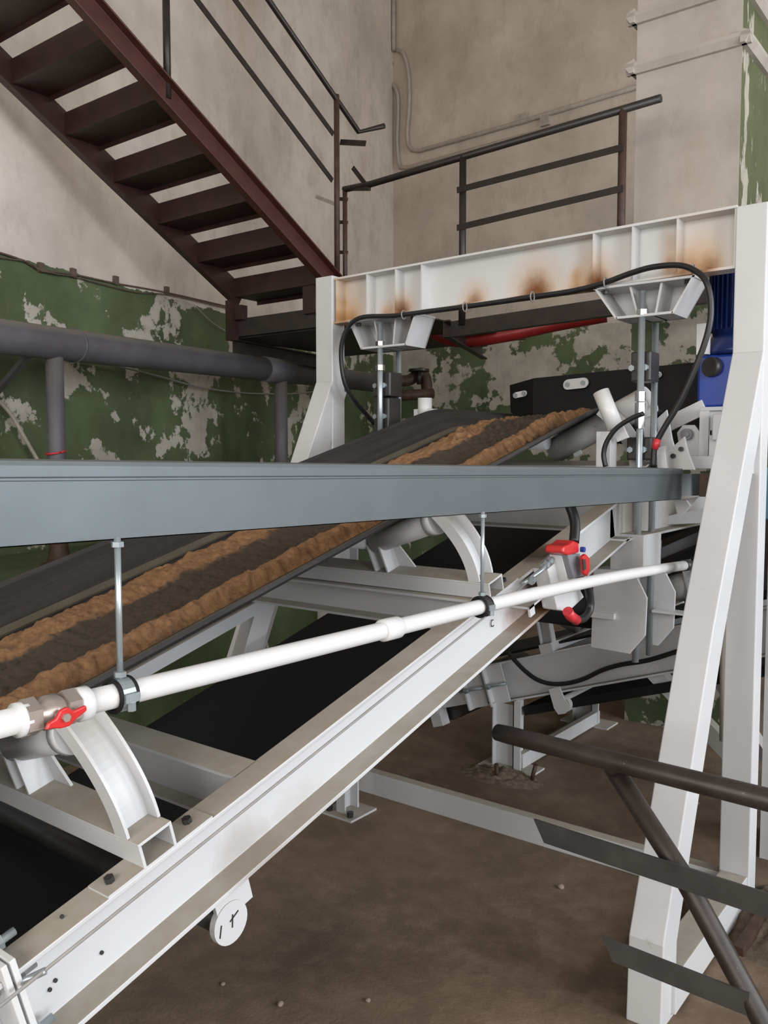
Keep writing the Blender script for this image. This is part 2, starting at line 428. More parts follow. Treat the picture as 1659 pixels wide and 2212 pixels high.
# ================================================================== LEFT WALL SERVICES
WP = WL0 + WLN * .03
def onwall(px, py, off=.02): return PN(px, py, WL0 + WLN * off, WLN)
t = thing('wall_cable', onwall(0, 548), 'thin old brown wires sagging along the left wall above the green paint', 'cable')
MB().tube(curve([onwall(-60, 530), onwall(0, 546), onwall(48, 562), onwall(88, 581), onwall(170, 595), onwall(250, 612), onwall(360, 632), onwall(500, 664)]), .006, 6).build('wire', 'oldwire', t)
MB().tube(curve([onwall(-60, 540, .03), onwall(0, 556, .03), onwall(60, 566, .03), onwall(92, 586, .03), onwall(160, 598, .03), onwall(245, 620, .03), onwall(300, 632, .03), onwall(370, 638, .03), onwall(500, 668, .03)]), .0045, 6).build('wire', 'oldwire', t)
MB().tube(curve([onwall(90, 584, .03), onwall(125, 592, .05), onwall(165, 597, .03)]), .0045, 6).build('wire', 'oldwire', t)
for (x, y) in ((88, 578), (158, 590), (250, 606), (360, 628)):
    MB().box(-.02, .02, -.012, .012, -.03, .03, lambda a, b, c, q=onwall(x, y, .012): q + WLD * a + WLN * b + Vector((0, 0, c))).build('clip', 'oldwire', t)

PO = Vector((-4.18, 2.27, 2.2)); PD = WLD.copy()
PDV = (D(690, 812, 7.35) - D(0, 727, 4.3)).normalized(); PA = D(0, 727, 4.3)
def onpipe(px): # point on the pipe axis seen at column px
    q = PN(px, 800, PA, RV * 0 + WLN); k = (q - PA).dot(PDV); return PA + PDV * k
t = thing('service_pipe', onpipe(120) - Vector((0, 0, 1.1)), 'thick dusty grey pipe running along the green wall on two legs', 'pipe')
MB().tube([PA - PDV * 2.5, PA, PA + PDV * 4.55], .089, 28).build('pipe_run', 'bigpipe', t)
for px in (165, 578):
    q = onpipe(px); MB().tube([q - PDV * .006, q + PDV * .006], .094, 28).build('weld_ring', 'bigpipe', t)
q = onpipe(605); MB().tube([q - PDV * .22, q + PDV * .22], .095, 28).build('tee_sleeve', 'bigpipe', t)
for i, (px, r) in enumerate(((120, .047), (612, .052))):
    q = onpipe(px)
    lg = MB().tube([(q.x, q.y, 1.12), (q.x, q.y, q.z - .05)], r, 20).build('leg', 'bigpipe', t)
    bs = MB().tube([(q.x, q.y, 1.0), (q.x, q.y, 1.018), (q.x, q.y, 1.02), (q.x, q.y, 1.09), (q.x, q.y, 1.13)], [.095, .095, .068, .05, .05], 20)
    bs.build('flange', 'rail_rust', lg)
q = onpipe(118)
MB().tube([Vector((q.x, q.y, 1.62)) + Vector((math.cos(a) * .05, math.sin(a) * .05, .01 * math.sin(a))) for a in [k * PI / 8 for k in range(17)]], .006, 6).build('wire_tie', 'redtape', t)
q2 = onpipe(70)
MB().bar(q2 + Vector((0, 0, -.06)), onwall(-10, 850, .1), .03, .03).build('brace', 'bigpipe', t)
tag(MB().tube(curve([onwall(-20, 850, .06), onwall(20, 890, .06), onwall(50, 940, .06), onwall(85, 1000, .08), onwall(95, 1015, .3)]), .012, 8).build('hose', 'conduit'), 'thin pale hose hanging down the green wall left of the pipe leg', 'hose')
# loose grey wire under the pipe
g = [(145, 768), (250, 790), (340, 812), (440, 838), (540, 850), (640, 850), (700, 843), (770, 835)]
tag(MB().tube(curve([onwall(x, y, .12) for x, y in g]), .007, 8).build('sagging_wire', 'wire'), 'pale wire sagging below the grey pipe on the green wall', 'wire')
tag(MB().tube(curve([onwall(x, y, .05) for x, y in [(420, 660), (470, 705), (540, 740), (580, 772)]]), .005, 6).build('wall_wire', 'wire'), 'short thin wire trailing down the wall behind the stair foot', 'wire')
# valve cluster where the pipe reaches the corner
t = thing('pipe_valve', D(905, 850, 7.6), 'dark rusty valve and bent pipes near the room corner', 'valve')
q = D(905, 815, 7.5)
MB().tube(curve([D(830, 822, 7.4), D(880, 822, 7.45), D(912, 806, 7.5), D(922, 840, 7.5), D(915, 905, 7.5)]), .05, 14).build('bent_pipe', 'rail_rust', t)
b_ = MB(); disc(b_, D(905, 800, 7.4), (0, 0, 1), .09, .02); b_.tube([D(905, 798, 7.4), D(905, 830, 7.4)], .02, 8); b_.build('hand_wheel', 'rail', t)
MB().tube([D(860, 855, 7.3), D(935, 850, 7.4)], .045, 12).build('cross_pipe', 'rail_rust', t)

# ================================================================== BACK WALL CONDUITS
def onback(px, py, off=.03): return PN(px, py, CR + WBN * off, WBN)
t = thing('wall_conduit', onback(890, 320), 'pair of overpainted conduits bending down the back wall to the right', 'conduit')
MB().tube(curve([onback(858, 108), onback(872, 118), onback(882, 160), onback(884, 220), onback(879, 290)], 6) + [onback(881, 312), onback(890, 324), onback(905, 326), onback(1130, 262), onback(1440, 168)], .022, 10).build('conduit_pipe', 'conduit', t)
MB().tube(curve([onback(838, 172), onback(856, 195), onback(860, 230), onback(858, 300), onback(860, 345)], 6) + [onback(864, 362), onback(880, 362), onback(1120, 296), onback(1440, 208)], .02, 10).build('conduit_pipe', 'conduit', t)
MB().tube([onback(850, -30, .05), onback(850, 110, .05)], .024, 10).build('conduit_pipe', 'conduit', t)
MB().plate([onback(822, 120, .0), onback(838, 112, .0), onback(852, 135, .0), onback(848, 165, .0), onback(832, 168, .0), onback(820, 150, .0)], .12, WBN).build('junction_box', 'conduit', t, bevel=.02)
for (x, y) in ((1133, 258), (1180, 262)):
    MB().box(-.05, .05, -.01, .04, -.05, .05, lambda a, b, c, q=onback(x, y, .0): q + WBD * a + WBN * b + Vector((0, 0, c))).build('clamp', 'conduit', t)

# ================================================================== STAIR AND LANDING
XS, XF = -3.8, -4.65
def sz(y): return 3.707 - .577 * (y - 2.546)
YS0, YS1 = 1.9, 4.32
t = thing('staircase', (XS, 4.3, 2.5), 'dark red-brown steel staircase with open treads climbing to the upper left', 'stairs')
sd = Vector((0, YS1 - YS0, sz(YS1) - sz(YS0))).normalized(); sn = Vector((0, -sd.z, sd.y))
pr = chan(.140, .055, .009, .008)
MB().ext(pr, (XS, YS0, sz(YS0)), (XS, YS1 + .02, sz(YS1 + .02)), (1, 0, 0), sn).build('stringer', 'stair_red', t, bevel=.0015)
MB().ext([(-a_, b_) for a_, b_ in pr], (XF, YS0, sz(YS0)), (XF, YS1, sz(YS1)), (1, 0, 0), sn).build('stringer', 'stair', t, bevel=.0015)
for k in range(-2, 6):
    y0 = 2.630 + .329 * k; z1 = 3.800 - .187 * k
    tr = MB()
    tr.box(XF, XS - .01, y0, y0 + .005, z1 - .125, z1)
    tr.box(XF, XS - .01, y0, y0 + .230, z1 - .131, z1 - .125)
    tr.box(XF, XS - .01, y0 + .225, y0 + .230, z1 - .158, z1 - .125)
    tr.build('tread', 'stair', t)
def rod(A, B, r, name, m, par, n=10): return MB().tube([A, B], r, n).build(name, m, par)
p1 = P(727, 205, 'x', XS); p2 = Vector((p1.x, p1.y, sz(p1.y) + .06))
rod(p1, p2, .019, 'rail_post', 'rail_rust', t)
q1 = P(358, -40, 'x', XS); rod(q1, Vector((q1.x, q1.y, sz(q1.y) + .08)), .02, 'rail_post', 'rail', t)
h1 = P(775, 285, 'x', XS); h0 = P(580, 0, 'x', XS); h2 = P(830, 272, 'y', h1.y + .02)
MB().tube([h0 + (h0 - h1) * 1.2, h0, h1, h2], .018, 12).build('handrail', 'rail', t)
for (a_, b_) in (((425, 0), (718, 390)), ((508, 0), (720, 290))):
    A = P(*a_, 'x', XS); B = P(*b_, 'x', XS)
    MB().bar(A + (A - B), B, .006, .036, sn).build('rail_bar', 'rail', t)
MB().bar(P(735, 307, 'x', XS), P(790, 310, 'y', P(735, 307, 'x', XS).y + .02), .006, .036, (0, 0, 1)).build('rail_bar', 'rail', t)

YL = 4.5
t = thing('landing', (-2.8, YL, 2.4), 'steel stair landing on dark channels with a railing in front of the back wall', 'landing')
MB().box(-4.72, -3.02, 4.3, 5.6, 2.44, 2.448).build('deck_plate', 'landing', t)
MB().ext([(-a_, b_) for a_, b_ in chan(.125, .05)], (-4.72, 4.27, 2.450), (-3.5, 4.27, 2.450), (0, -1, 0), (0, 0, 1)).build('front_channel', 'landing', t, bevel=.001)
MB().ext(chan(.096, .05), (-2.95, YL, 2.334), (-1.2, YL, 2.385), (0, 1, 0), (0, 0, 1)).build('front_channel', 'landing', t, bevel=.001)
MB().ext(chan(.105, .05), (-3.0, YL - .01, 2.335), (-3.45, 5.7, 2.335), (1, 0, 0), (0, 0, 1)).build('side_channel', 'landing', t, bevel=.001)
MB().ext(chan(.11, .05), (-4.7, 4.3, 2.33), (-4.9, 5.6, 2.33), (1, 0, 0), (0, 0, 1)).build('side_channel', 'landing', t, bevel=.001)
MB().box(-4.66, -4.60, 4.20, 4.27, 2.42, 2.70).build('foot_bracket', 'stair', t)
MB().box(-4.61, -4.52, 4.22, 4.28, 2.56, 2.66).build('foot_bracket', 'stair', t)
MB().box(-3.95, -3.85, 4.24, 4.29, 2.54, 2.72).build('foot_bracket', 'stair', t)
L1 = lambda x, y: P(x, y, 'y', YL)
MB().tube([L1(745, 409), L1(800, 398), L1(1428, 212)], .021, 12).build('handrail', 'rail', t)
for x, y, m_, zb in ((1000, 338, 'rail', 2.40), (1346, 233, 'rail_rust', 2.42)):
    q = L1(x, y); rod(q, Vector((q.x, q.y, zb)), .022, 'rail_post', m_, t)
q = L1(745, 410); rod(q, Vector((q.x, q.y, 2.46)), .016, 'rail_post', 'rail_rust', t)
for a_, b_ in (((992, 413), (1350, 321)), ((992, 494), (1350, 409))):
    MB().bar(L1(*a_) - Vector((0, .025, 0)), L1(*b_) - Vector((0, .025, 0)), .006, .036).build('rail_bar', 'rail', t)
MB().bar(L1(742, 408), L1(798, 408), .03, .02).build('rail_stub', 'rail', t)
MB().bar(L1(762, 362), L1(797, 408), .006, .03).build('rail_stub', 'rail', t)
for y in (430, 480, 545): MB().bar(L1(727, y), L1(750, y), .02, .02).build('rail_lug', 'rail_rust', t)
MB().bar(L1(684, 425), L1(722, 440), .02, .025).build('rail_stub', 'conduit', t)
tag(MB().tube(curve([D(925, 705, 6.), D(960, 728, 6.), D(1010, 735, 6.), D(1100, 722, 5.9), D(1200, 700, 5.8), D(1310, 680, 5.7)]), .05, 14).build('red_hose', 'hose'), 'thick red hose slung under the edge of the landing', 'hose')

# ================================================================== PORTAL FRAME
YF, YB = 3.09, 3.18
t = thing('portal_gantry', (-1.8, YF, 0), 'white painted steel portal frame with splayed legs standing over the conveyor', 'frame')
def leg_tube(mb, path, xs, depth):
    """box section following front-face points (y,z)"""
    fr = []; n = len(path)
    for i, (y, z) in enumerate(path):
        a0 = Vector(path[max(i - 1, 0)]); a1 = Vector(path[min(i + 1, n - 1)])
        d = (a1 - a0).normalized(); nrm = Vector((-d.y, d.x))
        if nrm.x < 0: nrm = -nrm
        fr.append(((y, z), (y + nrm.x * depth, z + nrm.y * depth)))
    vs = []
    for (f, b), (x0, x1) in zip(fr, xs): vs += [(x0, *f), (x1, *f), (x1, *b), (x0, *b)]
    fs = []
    for i in range(n - 1):
        for j in range(4): fs.append((i * 4 + j, i * 4 + (j + 1) % 4, i * 4 + 4 + (j + 1) % 4, i * 4 + 4 + j))
    fs += [(0, 1, 2, 3), tuple(4 * (n - 1) + j for j in (3, 2, 1, 0))]
    mb.add(vs, fs)
for (x0, x1, xa, xb) in ((-2.795, -2.69, -2.80, -2.70), (-.870, -.768, -.885, -.785)):
    s_ = MB().box(x0, x1, YF, YB, 0.012, 2.447).build('post', 'white', t, bevel=.004)
    mb = MB(); leg_tube(mb, [(YF, 1.955), (2.86, 1.462), (2.67, 1.08), (2.485, .683), (2.285, .245), (2.275, 0.0)], [(x0, x1), ((x0 + xa * 2) / 3, (x1 + xb * 2) / 3)] + [(xa, xb)] * 4, .118)
    fl = mb.build('splayed_leg', 'white', t, bevel=.004)
    # web plate between leg and post
    gp = MB().plate([(xb - .03, YF + .02, 1.94), (xb - .03, YF + .02, 1.54), (xb - .03, YF - .09, 1.54), (xb - .03, YF - .07, 1.78)], .026, (1, 0, 0))
    gp.build('gusset', 'white', t)
    MB().box(x0 - .04, x1 + .04, YF - .04, YB + .04, 0, .012).build('base_plate', 'white', t)
    MB().ext([(0, 0), (x1 - x0 - .01, 0), (x1 - x0 - .01, .115), (0, .115)], (x0 + .005, 2.36, .012), (x0 + .005, YF, .012), (1, 0, 0), (0, 0, 1)).build('floor_beam', 'white', t, bevel=.003)
tb = MB().ext(chan(.213, .075, .010, .008), (-2.69, YF + .085, 2.222), (-.870, YF + .085, 2.242), (0, -1, 0), (0, 0, 1)).build('top_beam', 'stain', t, bevel=.0015)
for px in (724, 790, 852, 908, 1278, 1362, 1458, 1583):
    x = P(px, 620, 'y', YF + .01).x; zb = 2.222 + (x + 2.69) / 1.805 * .02
    x = min(max(x, -2.688), -.878)
    MB().box(x, x + .007, YF + .013, YF + .08, zb + .009, zb + .204).build('stiffener', 'stain', tb)
    if 780 < px < 1500: pass
sl = MB().ext([(a_, b_) for a_, b_ in chan(.105, .05)], (-2.69, YF + .02, 0.0), (-.870, YF + .02, 0.0), (0, 1, 0), (0, 0, 1)).build('sill', 'white', t, bevel=.0015)
# corbels under the beam
def corbel(x0t, x1t, x0b, x1b, zt, zb, drop):
    y0, y1 = YF - .02, YF + .13
    c = MB()
    c.box(x0t, x1t, y0, y1, zt - .010, zt)
    c.box(x0b, x1b, y0 - .0, y1, zb, zb + .010)
    o = c.build('hanger_bracket', 'white', t, bevel=.002)
    MB().add([(x0t, y1 - .01, zt), (x1t, y1 - .01, zt), (x1b, y1 - .01, zb), (x0b, y1 - .01, zb), (x0t, y1, zt), (x1t, y1, zt), (x1b, y1, zb), (x0b, y1, zb)],
             [(0, 1, 2, 3), (4, 7, 6, 5), (0, 4, 5, 1), (1, 5, 6, 2), (2, 6, 7, 3), (3, 7, 4, 0)]).build('back_plate', 'white', o)
    MB().plate([(x0t, y0, zt), (x0t, y1, zt), (x0b, y1, zb), (x0b, y0, zb)], .008, (1, 0, .3)).build('end_plate', 'white', o)
    MB().plate([(x1t, y0, zt), (x1t, y1 + .0, zt), (x1b, y1 + .0, zb), (x1b, y0 , zb)], .008, (-1, 0, .3)).build('end_plate', 'white', o)
    for f in (.34, .66):
        xt = x0t + (x1t - x0t) * f; xb = x0b + (x1b - x0b) * (f * .9 + .05)
        MB().add([(xt, y0 + .02, zt), (xt, y1, zt), (xb, y1, zb), (xb, y0 + .02, zb), (xt + .008, y0 + .02, zt), (xt + .008, y1, zt), (xb + .008, y1, zb), (xb + .008, y0 + .02, zb)],
                 [(0, 1, 2, 3), (4, 7, 6, 5), (0, 4, 5, 1), (1, 5, 6, 2), (2, 6, 7, 3), (3, 7, 4, 0)]).build('gusset', 'white', o)
    for f in (.1, .9):
        b_ = MB(); hexnut(b_, (x0t + (x1t - x0t) * f, y0 + .03, zt - .018), (0, 0, 1), .011, .014); b_.build('bolt', 'dark_steel', o)
corbel(-2.575, -2.19, -2.50, -2.245, 2.222, 2.085, 0)
corbel(-1.375, -.995, -1.285, -1.07, 2.232, 2.105, 0)

# hoist rods
def hoist(x, label, blocks, nuts, zb):
    t = thing('hoist_rods', (x, 3.14, zb), label, 'rod', None)
    for y in (YF - .005, YF + .135):
        z1 = 2.20 if y < YF + .1 else 2.10
        rod((x, y, zb), (x, y, z1), .0125, 'threaded_rod', 'zinc', t, 12)
        b_ = MB(); hexnut(b_, (x, y, 2.122 if x > -2 else 2.105), (0, 0, 1), .021, .02); b_.build('nut', 'chrome', t)
    for (z0, z1, wd) in blocks:
        b = MB().box(x - wd / 2 - .01, x + wd / 2 - .01, YF + .015, YF + .11, z0, z1).build('clamp_block', 'dark_steel', t, bevel=.006)
        for dx in (-.03, .022):
            b_ = MB(); hexnut(b_, (x + dx - .01, YF + .010, z1 - (z1 - z0) * .55), (0, 1, 0), .012, .014); b_.build('bolt', 'zinc', b)
    for (z0, z1, r) in nuts:
        b_ = MB(); hexnut(b_, (x, YF - .005, (z0 + z1) / 2), (0, 0, 1), r, z1 - z0); b_.build('coupling_nut', 'chrome', t)
    return t
hoist(-2.40, 'pair of bright hoist rods hanging from the left end of the portal beam', [(1.87, 1.98, .10), (1.71, 1.865, .085)], [(1.985, 2.01, .022)], 1.50)
hoist(-1.19, 'pair of bright hoist rods hanging from the right end of the portal beam', [(1.875, 1.985, .075), (1.585, 1.67, .095)], [(1.80, 1.835, .02), (1.70, 1.795, .02)], .83)

# ================================================================== MAIN BELT CONVEYOR
t = thing('belt_conveyor', (-1.79, 2.9, 0), 'long inclined belt conveyor with white channel frame and black troughed belt', 'conveyor')
YBEND = 3.05; lb = YBEND / ct - 0.0
def zf(y): return Z0 + .27 * y
lbend = (YBEND - 0) / ct
H = .169
X0, X1 = -1.20, -2.38
def side_beam(xo, sgn):
    mb = MB()
    pr = [(sgn * (-.065 + a_), -H + b_) for a_, b_ in chan(H, .065, .010, .008)]
    u = Vector((1, 0, 0)); v = Vector((0, -st, ct))
    mb.ext(pr, W(xo, .672, 0), W(xo, 3.10, 0), u, v)
    b = mb.build('side_beam', 'beam_white', t, bevel=.0015)
    e = W(xo, 3.10, 0)
    mb = MB(); mb.ext(pr, e + Vector((0, -.005, .0)), (xo, 4.3, e.z + .01), u, Vector((0, 0, 1)))
    mb.build('head_beam', 'beam_white', t, bevel=.0015)
    mb = MB(); mb.ext(pr, W(xo, -.2, 0), W(xo, .648, 0), u, v); mb.build('side_beam', 'white', t, bevel=.0015)
    return b
nb = side_beam(X0, 1); fb = side_beam(X1, -1)
# bolted joint plate of the near beam
for xo in (X0,):
    for l0 in (.648, .662):
        MB().box(xo - .085, xo + .012, l0, l0 + .010, -.20, .030, W).build('joint_plate', 'white_clean', t, bevel=.0015)
    for (xx, nn) in ((-1.225, -.028), (-1.225, -.135), (-1.262, .018)):
        b_ = MB(); b_.tube([W(xx, .625, nn), W(xx, .71, nn)], .007, 8); hexnut(b_, W(xx, .68, nn), (0, ct, st), .013, .014); b_.build('bolt', 'zinc', t)
# cross members
for l0, l1, d in ((1.187, 1.249, .13), (2.10, 2.165, .105), (3.02, 3.08, .12), (.30, .36, .13)):
    mb = MB()
    mb.box(X1 + .06, X0 - .06, l0, l1, -.008, 0, W); mb.box(X1 + .06, X0 - .06, l1 - .030, l1 - .022, -d, -.008, W)
    mb.box(X1 + .06, X0 - .06, l0, l1, -d, -d + .008, W)
    mb.build('cross_member', 'white', t)
ik = MB()
c = P(1063, 1346, 'x', -1.2545)
ik.tube([c + Vector((.002, .010 * math.cos(a), .010 * math.sin(a))) for a in [PI * (.35 + .2 * k) for k in range(8)]], .0014, 5)
ik.build('ink_mark', 'black', nb)
for (px, py) in ((62, 2112), (120, 2118), (108, 2138), (100, 2050), (134, 1980), (220, 2058)):
    b_ = MB(); disc(b_, P(px, py, 'x', -1.2545 if py > 2055 else -1.235), (1, 0, 0), .0035, .003, 10); b_.build('drill_hole', 'black', nb)
# beam lug under the pull cord (small angle near switch)
mb = MB(); mb.box(-1.258, -1.19, 2.30, 2.42, -.105, -.098, W); mb.box(-1.197, -1.19, 2.30, 2.33, -.13, -.098, W); mb.box(-1.197, -1.19, 2.39, 2.42, -.135, -.098, W)
mb.build('lug', 'white', t)
# belt
def belt_path(n, y0=-.25, y1=4.05):
    pts = []
    ys = [y0 + (3.12 - y0) * k / 24 for k in range(25)] + [3.17, 3.22, 3.27, 3.33, 3.4, 3.6, 3.8, 4.0]
    out = []
    for y in ys:
        zb = Z0 + .27 * min(y, 3.22) + n / ct
        if y > 3.1: 
            k = min((y - 3.1) / .24, 1); zb = Z0 + .27 * (3.1 + .24 * (k - k * k / 2)) + n / ct
        out.append((y, zb))
    return out
SEC = [(-1.385, .279), (-1.392, .270), (-1.435, .256), (-1.48, .233), (-1.53, .207), (-1.56, .198), (-1.79, .192), (-2.02, .195), (-2.05, .200), (-2.10, .232), (-2.15, .262), (-2.188, .276), (-2.195, .288)]
def sweep(sec, name, m, th=.010, **k):
    path = belt_path(0); ns = len(sec)
    mb = MB(); vs = []
    for (y, z) in path:
        for (x, n) in sec: vs.append((x, y, z + n / ct))
    for (y, z) in path:
        for (x, n) in sec: vs.append((x, y, z + (n - th) / ct))
    np_ = len(path); fs = []
    o = np_ * ns
    for i in range(np_ - 1):
        for j in range(ns - 1):
            fs.append((i * ns + j, i * ns + j + 1, (i + 1) * ns + j + 1, (i + 1) * ns + j))
            fs.append((o + i * ns + j, o + (i + 1) * ns + j, o + (i + 1) * ns + j + 1, o + i * ns + j + 1))
        fs.append((i * ns, (i + 1) * ns, o + (i + 1) * ns, o + i * ns))
        e = ns - 1
        fs.append((i * ns + e, o + i * ns + e, o + (i + 1) * ns + e, (i + 1) * ns + e))
    mb.add(vs, fs, False)
    return mb.build(name, m, t, **k)
bt = sweep(SEC, 'belt', 'belt')
# lighter strip where the belt folds, both sides
def strip(x0, n0, x1, n1, m, name):
    path = belt_path(0); mb = MB(); vs = []
    for (y, z) in path: vs += [(x0, y, z + n0 / ct), (x1, y, z + n1 / ct), (x1, y, z + (n1 + .006) / ct), (x0, y, z + (n0 + .006) / ct)]
    fs = []
    for i in range(len(path) - 1):
        for j in range(4): fs.append((4 * i + j, 4 * i + (j + 1) % 4, 4 * i + 4 + (j + 1) % 4, 4 * i + 4 + j))
    mb.add(vs, fs); return mb.build(name, m, bt)
M['seam'] = simple('pale_belt_strip', (.115, .10, .075), .6, var=.4, scale=6, bmp=.1)
strip(-2.068, .208, -2.040, .199, 'seam', 'seam')
strip(-1.392, .2695, -1.408, .266, 'seam', 'seam')
strip(-1.462, .243, -1.482, .233, 'seam', 'seam')
# return belt
mb = MB(); mb.box(-2.19, -1.39, -.3, 3.7, -.33, -.318, W); mb.build('return_belt', 'rubber', t)
# side idlers
def idler(l0, l1, near=True):
    mb = MB(); lc = (l0 + l1) / 2; w_ = l1 - l0
    mb.box(X1, X0, l0, l1, .046, .052, W); mb.box(X1, X0, l0, l0 + .006, .004, .046, W); mb.box(X1, X0, l1 - .006, l1, .004, .046, W)
    f = mb.build('idler_frame', 'white', t, bevel=.001)
    for sgn, xe in ((1, X0), (-1, X1)):
        mb = MB(); mb.box(xe - .058 if sgn > 0 else xe, xe if sgn > 0 else xe + .058, l0 - .075, l1 + .085, .0, .005, W)
        mb.build('mounting_plate', 'white', f)
        for dl in (-.05, w_ + .05):
            b_ = MB(); hexnut(b_, W(xe - sgn * .03, l0 + dl, .010), W(0, 0, 1) - W(0, 0, 0), .009, .010); b_.build('bolt', 'dark_steel', f)
        # banana bracket: curved channel
        n = 17; mb = MB()
        xb = xe - sgn * .065
        pts = []
        for k in range(n):
            a_ = k / (n - 1)
            pts.append((xb - sgn * (.115 * a_ ** 2.0), .052 + .205 * a_))
        def secs(lo, hi, off, th):
            vs = []
            for i, (x, nn) in enumerate(pts):
                x2, n2 = pts[min(i + 1, n - 1)]; x1_, n1_ = pts[max(i - 1, 0)]
                dx, dn = x2 - x1_, n2 - n1_; q = math.hypot(dx, dn); ux, un = sgn * dn / q, -sgn * dx / q
                if ux * sgn < 0: ux, un = -ux, -un
                for (l_, o_) in ((lo, off), (hi, off), (hi, off + th), (lo, off + th)):
                    vs.append(W(x + ux * o_, l_, nn + un * o_))
            fs = []
            for i in range(n - 1):
                for j in range(4): fs.append((4 * i + j, 4 * i + (j + 1) % 4, 4 * i + 4 + (j + 1) % 4, 4 * i + 4 + j))
            fs += [(0, 1, 2, 3), tuple(4 * (n - 1) + j for j in (3, 2, 1, 0))]
            mb.add(vs, fs)
        secs(l0 + .004, l1 - .004, 0, .006); secs(l0 + .0, l0 + .006, 0, .036); secs(l1 - .006, l1, 0, .036)
        mb.build('side_bracket', 'white', f)
        # inclined wing roller
        if sgn > 0 and not near: continue
        xa, na = xb - sgn * .105, .215; xc, nc = xb - sgn * .34, .135
        mb = MB(); A, B = W(xa, lc, na), W(xc, lc, nc); mb.tube([A, B], .036, 24)
        mb.tube([A + (A - B) * .02, A - (A - B) * .10], .042, 24); 
        mb.build('wing_roller', 'white', f)
        # pair of centre plates
        for xx in (xc + sgn * .005, xc + sgn * .05):
            for dl in (.003,):
                MB().plate([W(xx, l0 + .004, .052), W(xx - .0, l1 - .004, .052), W(xx - sgn * .02, l1 - .006, .135), W(xx - sgn * .02, l0 + .006, .135)], .006, (1, 0, 0)).build('centre_plate', 'white', f)
        MB().plate([W(xc + sgn * .05, l1 - .008, .052), W(xc + sgn * .115, l1 - .008, .052), W(xc + sgn * .06, l1 - .008, .125), W(xc + sgn * .01, l1 - .008, .125)], .006, W(0, -1, 0) - W(0, 0, 0)).build('centre_plate', 'white', f)
    mb = MB().tube([W(X1 + .42, lc, .145), W(X0 - .42, lc, .145)], .036, 22); mb.build('centre_roller', 'white', f)
    return f
idler(.915, .988); idler(2.113, 2.190); idler(3.31, 3.385, False); idler(-.28, -.21)
# return idler hanging below the near beam
mb = MB(); mb.tube([W(-1.245, 1.075, -.250), W(-2.33, 1.075, -.250)], .030, 20); mb.build('return_roller', 'dark_steel', t)
for xe in (-1.235, -2.34):
    c = W(xe, 1.075, -.250)
    mb = MB(); disc(mb, c, (1, 0, 0), .043, .014, 26); mb.box(xe - .005, xe + .005, 1.05, 1.14, -.24, -.165, W)
    br = mb.build('return_bracket', 'white', t)
    if xe > -2:
        mb = MB(); mb.bar(c + Vector((.007, -.004, .004)), c + Vector((.007, .018, .018)), .004, .002, (0, 0, 1)); mb.bar(c + Vector((.007, .002, -.010)), c + Vector((.007, .003, .016)), .004, .002, (0, 1, 0)); mb.bar(c + Vector((.007, -.030, -.018)), c + Vector((.007, -.026, .006)), .004, .002, (0, 1, 0))
        mb.build('ink_mark', 'black', br)
# supports of the frame
def support(x, y, ztop, dy=0):
    s_ = MB().ext([(a_ - .03, b_ - .05) for a_, b_ in chan(.10, .05)], (x, y, .01), (x, y + dy, ztop), (1, 0, 0), (0, 1, 0)).build('support_leg', 'white', t, bevel=.001)
    MB().box(x - .09, x + .09, y - .09, y + .09, 0, .01).build('foot_plate', 'white', s_)
    for dx in (-.06, .06):
        b_ = MB(); hexnut(b_, (x + dx, y - .06, .022), (0, 0, 1), .014, .025); b_.build('anchor_bolt', 'dark_steel', s_)
support(-2.43, 2.89, 1.27, 0)
A = Vector((-2.36, 2.30, 1.06)); B = Vector((-2.36, 1.85, .01))
lg = MB().bar(A, B, .09, .06, (1, 0, 0)).build('support_leg', 'white', t, bevel=.001)
MB().box(-2.45, -2.27, 1.76, 1.94, 0, .01).build('foot_plate', 'white', lg)
support(-1.235, -.05, .46)
support(-2.35, -.05, .46)
MB().box(-2.365, -2.30, .9, 2.34, -.225, -.18, W).build('lower_angle', 'white', t)
q = P(918, 860, 'x', -2.28)
MB().tube([q, q + Vector((.0, .0, -.09))], .033, 22).build('guide_roller', 'white_clean', t)
MB().box(q.x - .05, q.x + .05, q.y - .02, q.y + .05, q.z - .45, q.z - .05).build('guide_post', 'white', t, bevel=.002)
# lower hanger plates around the rods
ZP = [(-1.345, 1.172), (-1.19, 1.18), (-1.137, 1.081), (-1.141, .942), (-1.20, .865), (-1.353, .870)]
hp = MB().plate([(x, 3.060, z) for x, z in ZP], .010, (0, -1, 0)).build('hanger_plate', 'white', t, bevel=.002)
MB().box(-1.36, -1.255, 3.03, 3.052, .990, 1.012).build('lug', 'white_clean', hp)
MB().box(-1.352, -1.342, 3.06, 3.26, .870, 1.172).build('side_plate', 'white', hp)
hp2 = MB().plate([(x + .035, 3.26, z) for x, z in ZP], .010, (0, -1, 0)).build('hanger_plate', 'white', t, bevel=.002)
MB().box(-1.17, -1.05, 3.19, 3.25, 1.005, 1.014).build('lug', 'white_clean', hp2)
MB().box(-1.29, -1.16, 3.07, 3.25, 1.17, 1.31).build('hanger_post', 'white', t, bevel=.003)
MB().tube([(-1.34, 3.16, 1.02), (-2.24, 3.16, 1.02)], .10, 28).build('snub_pulley', 'rubber', t)
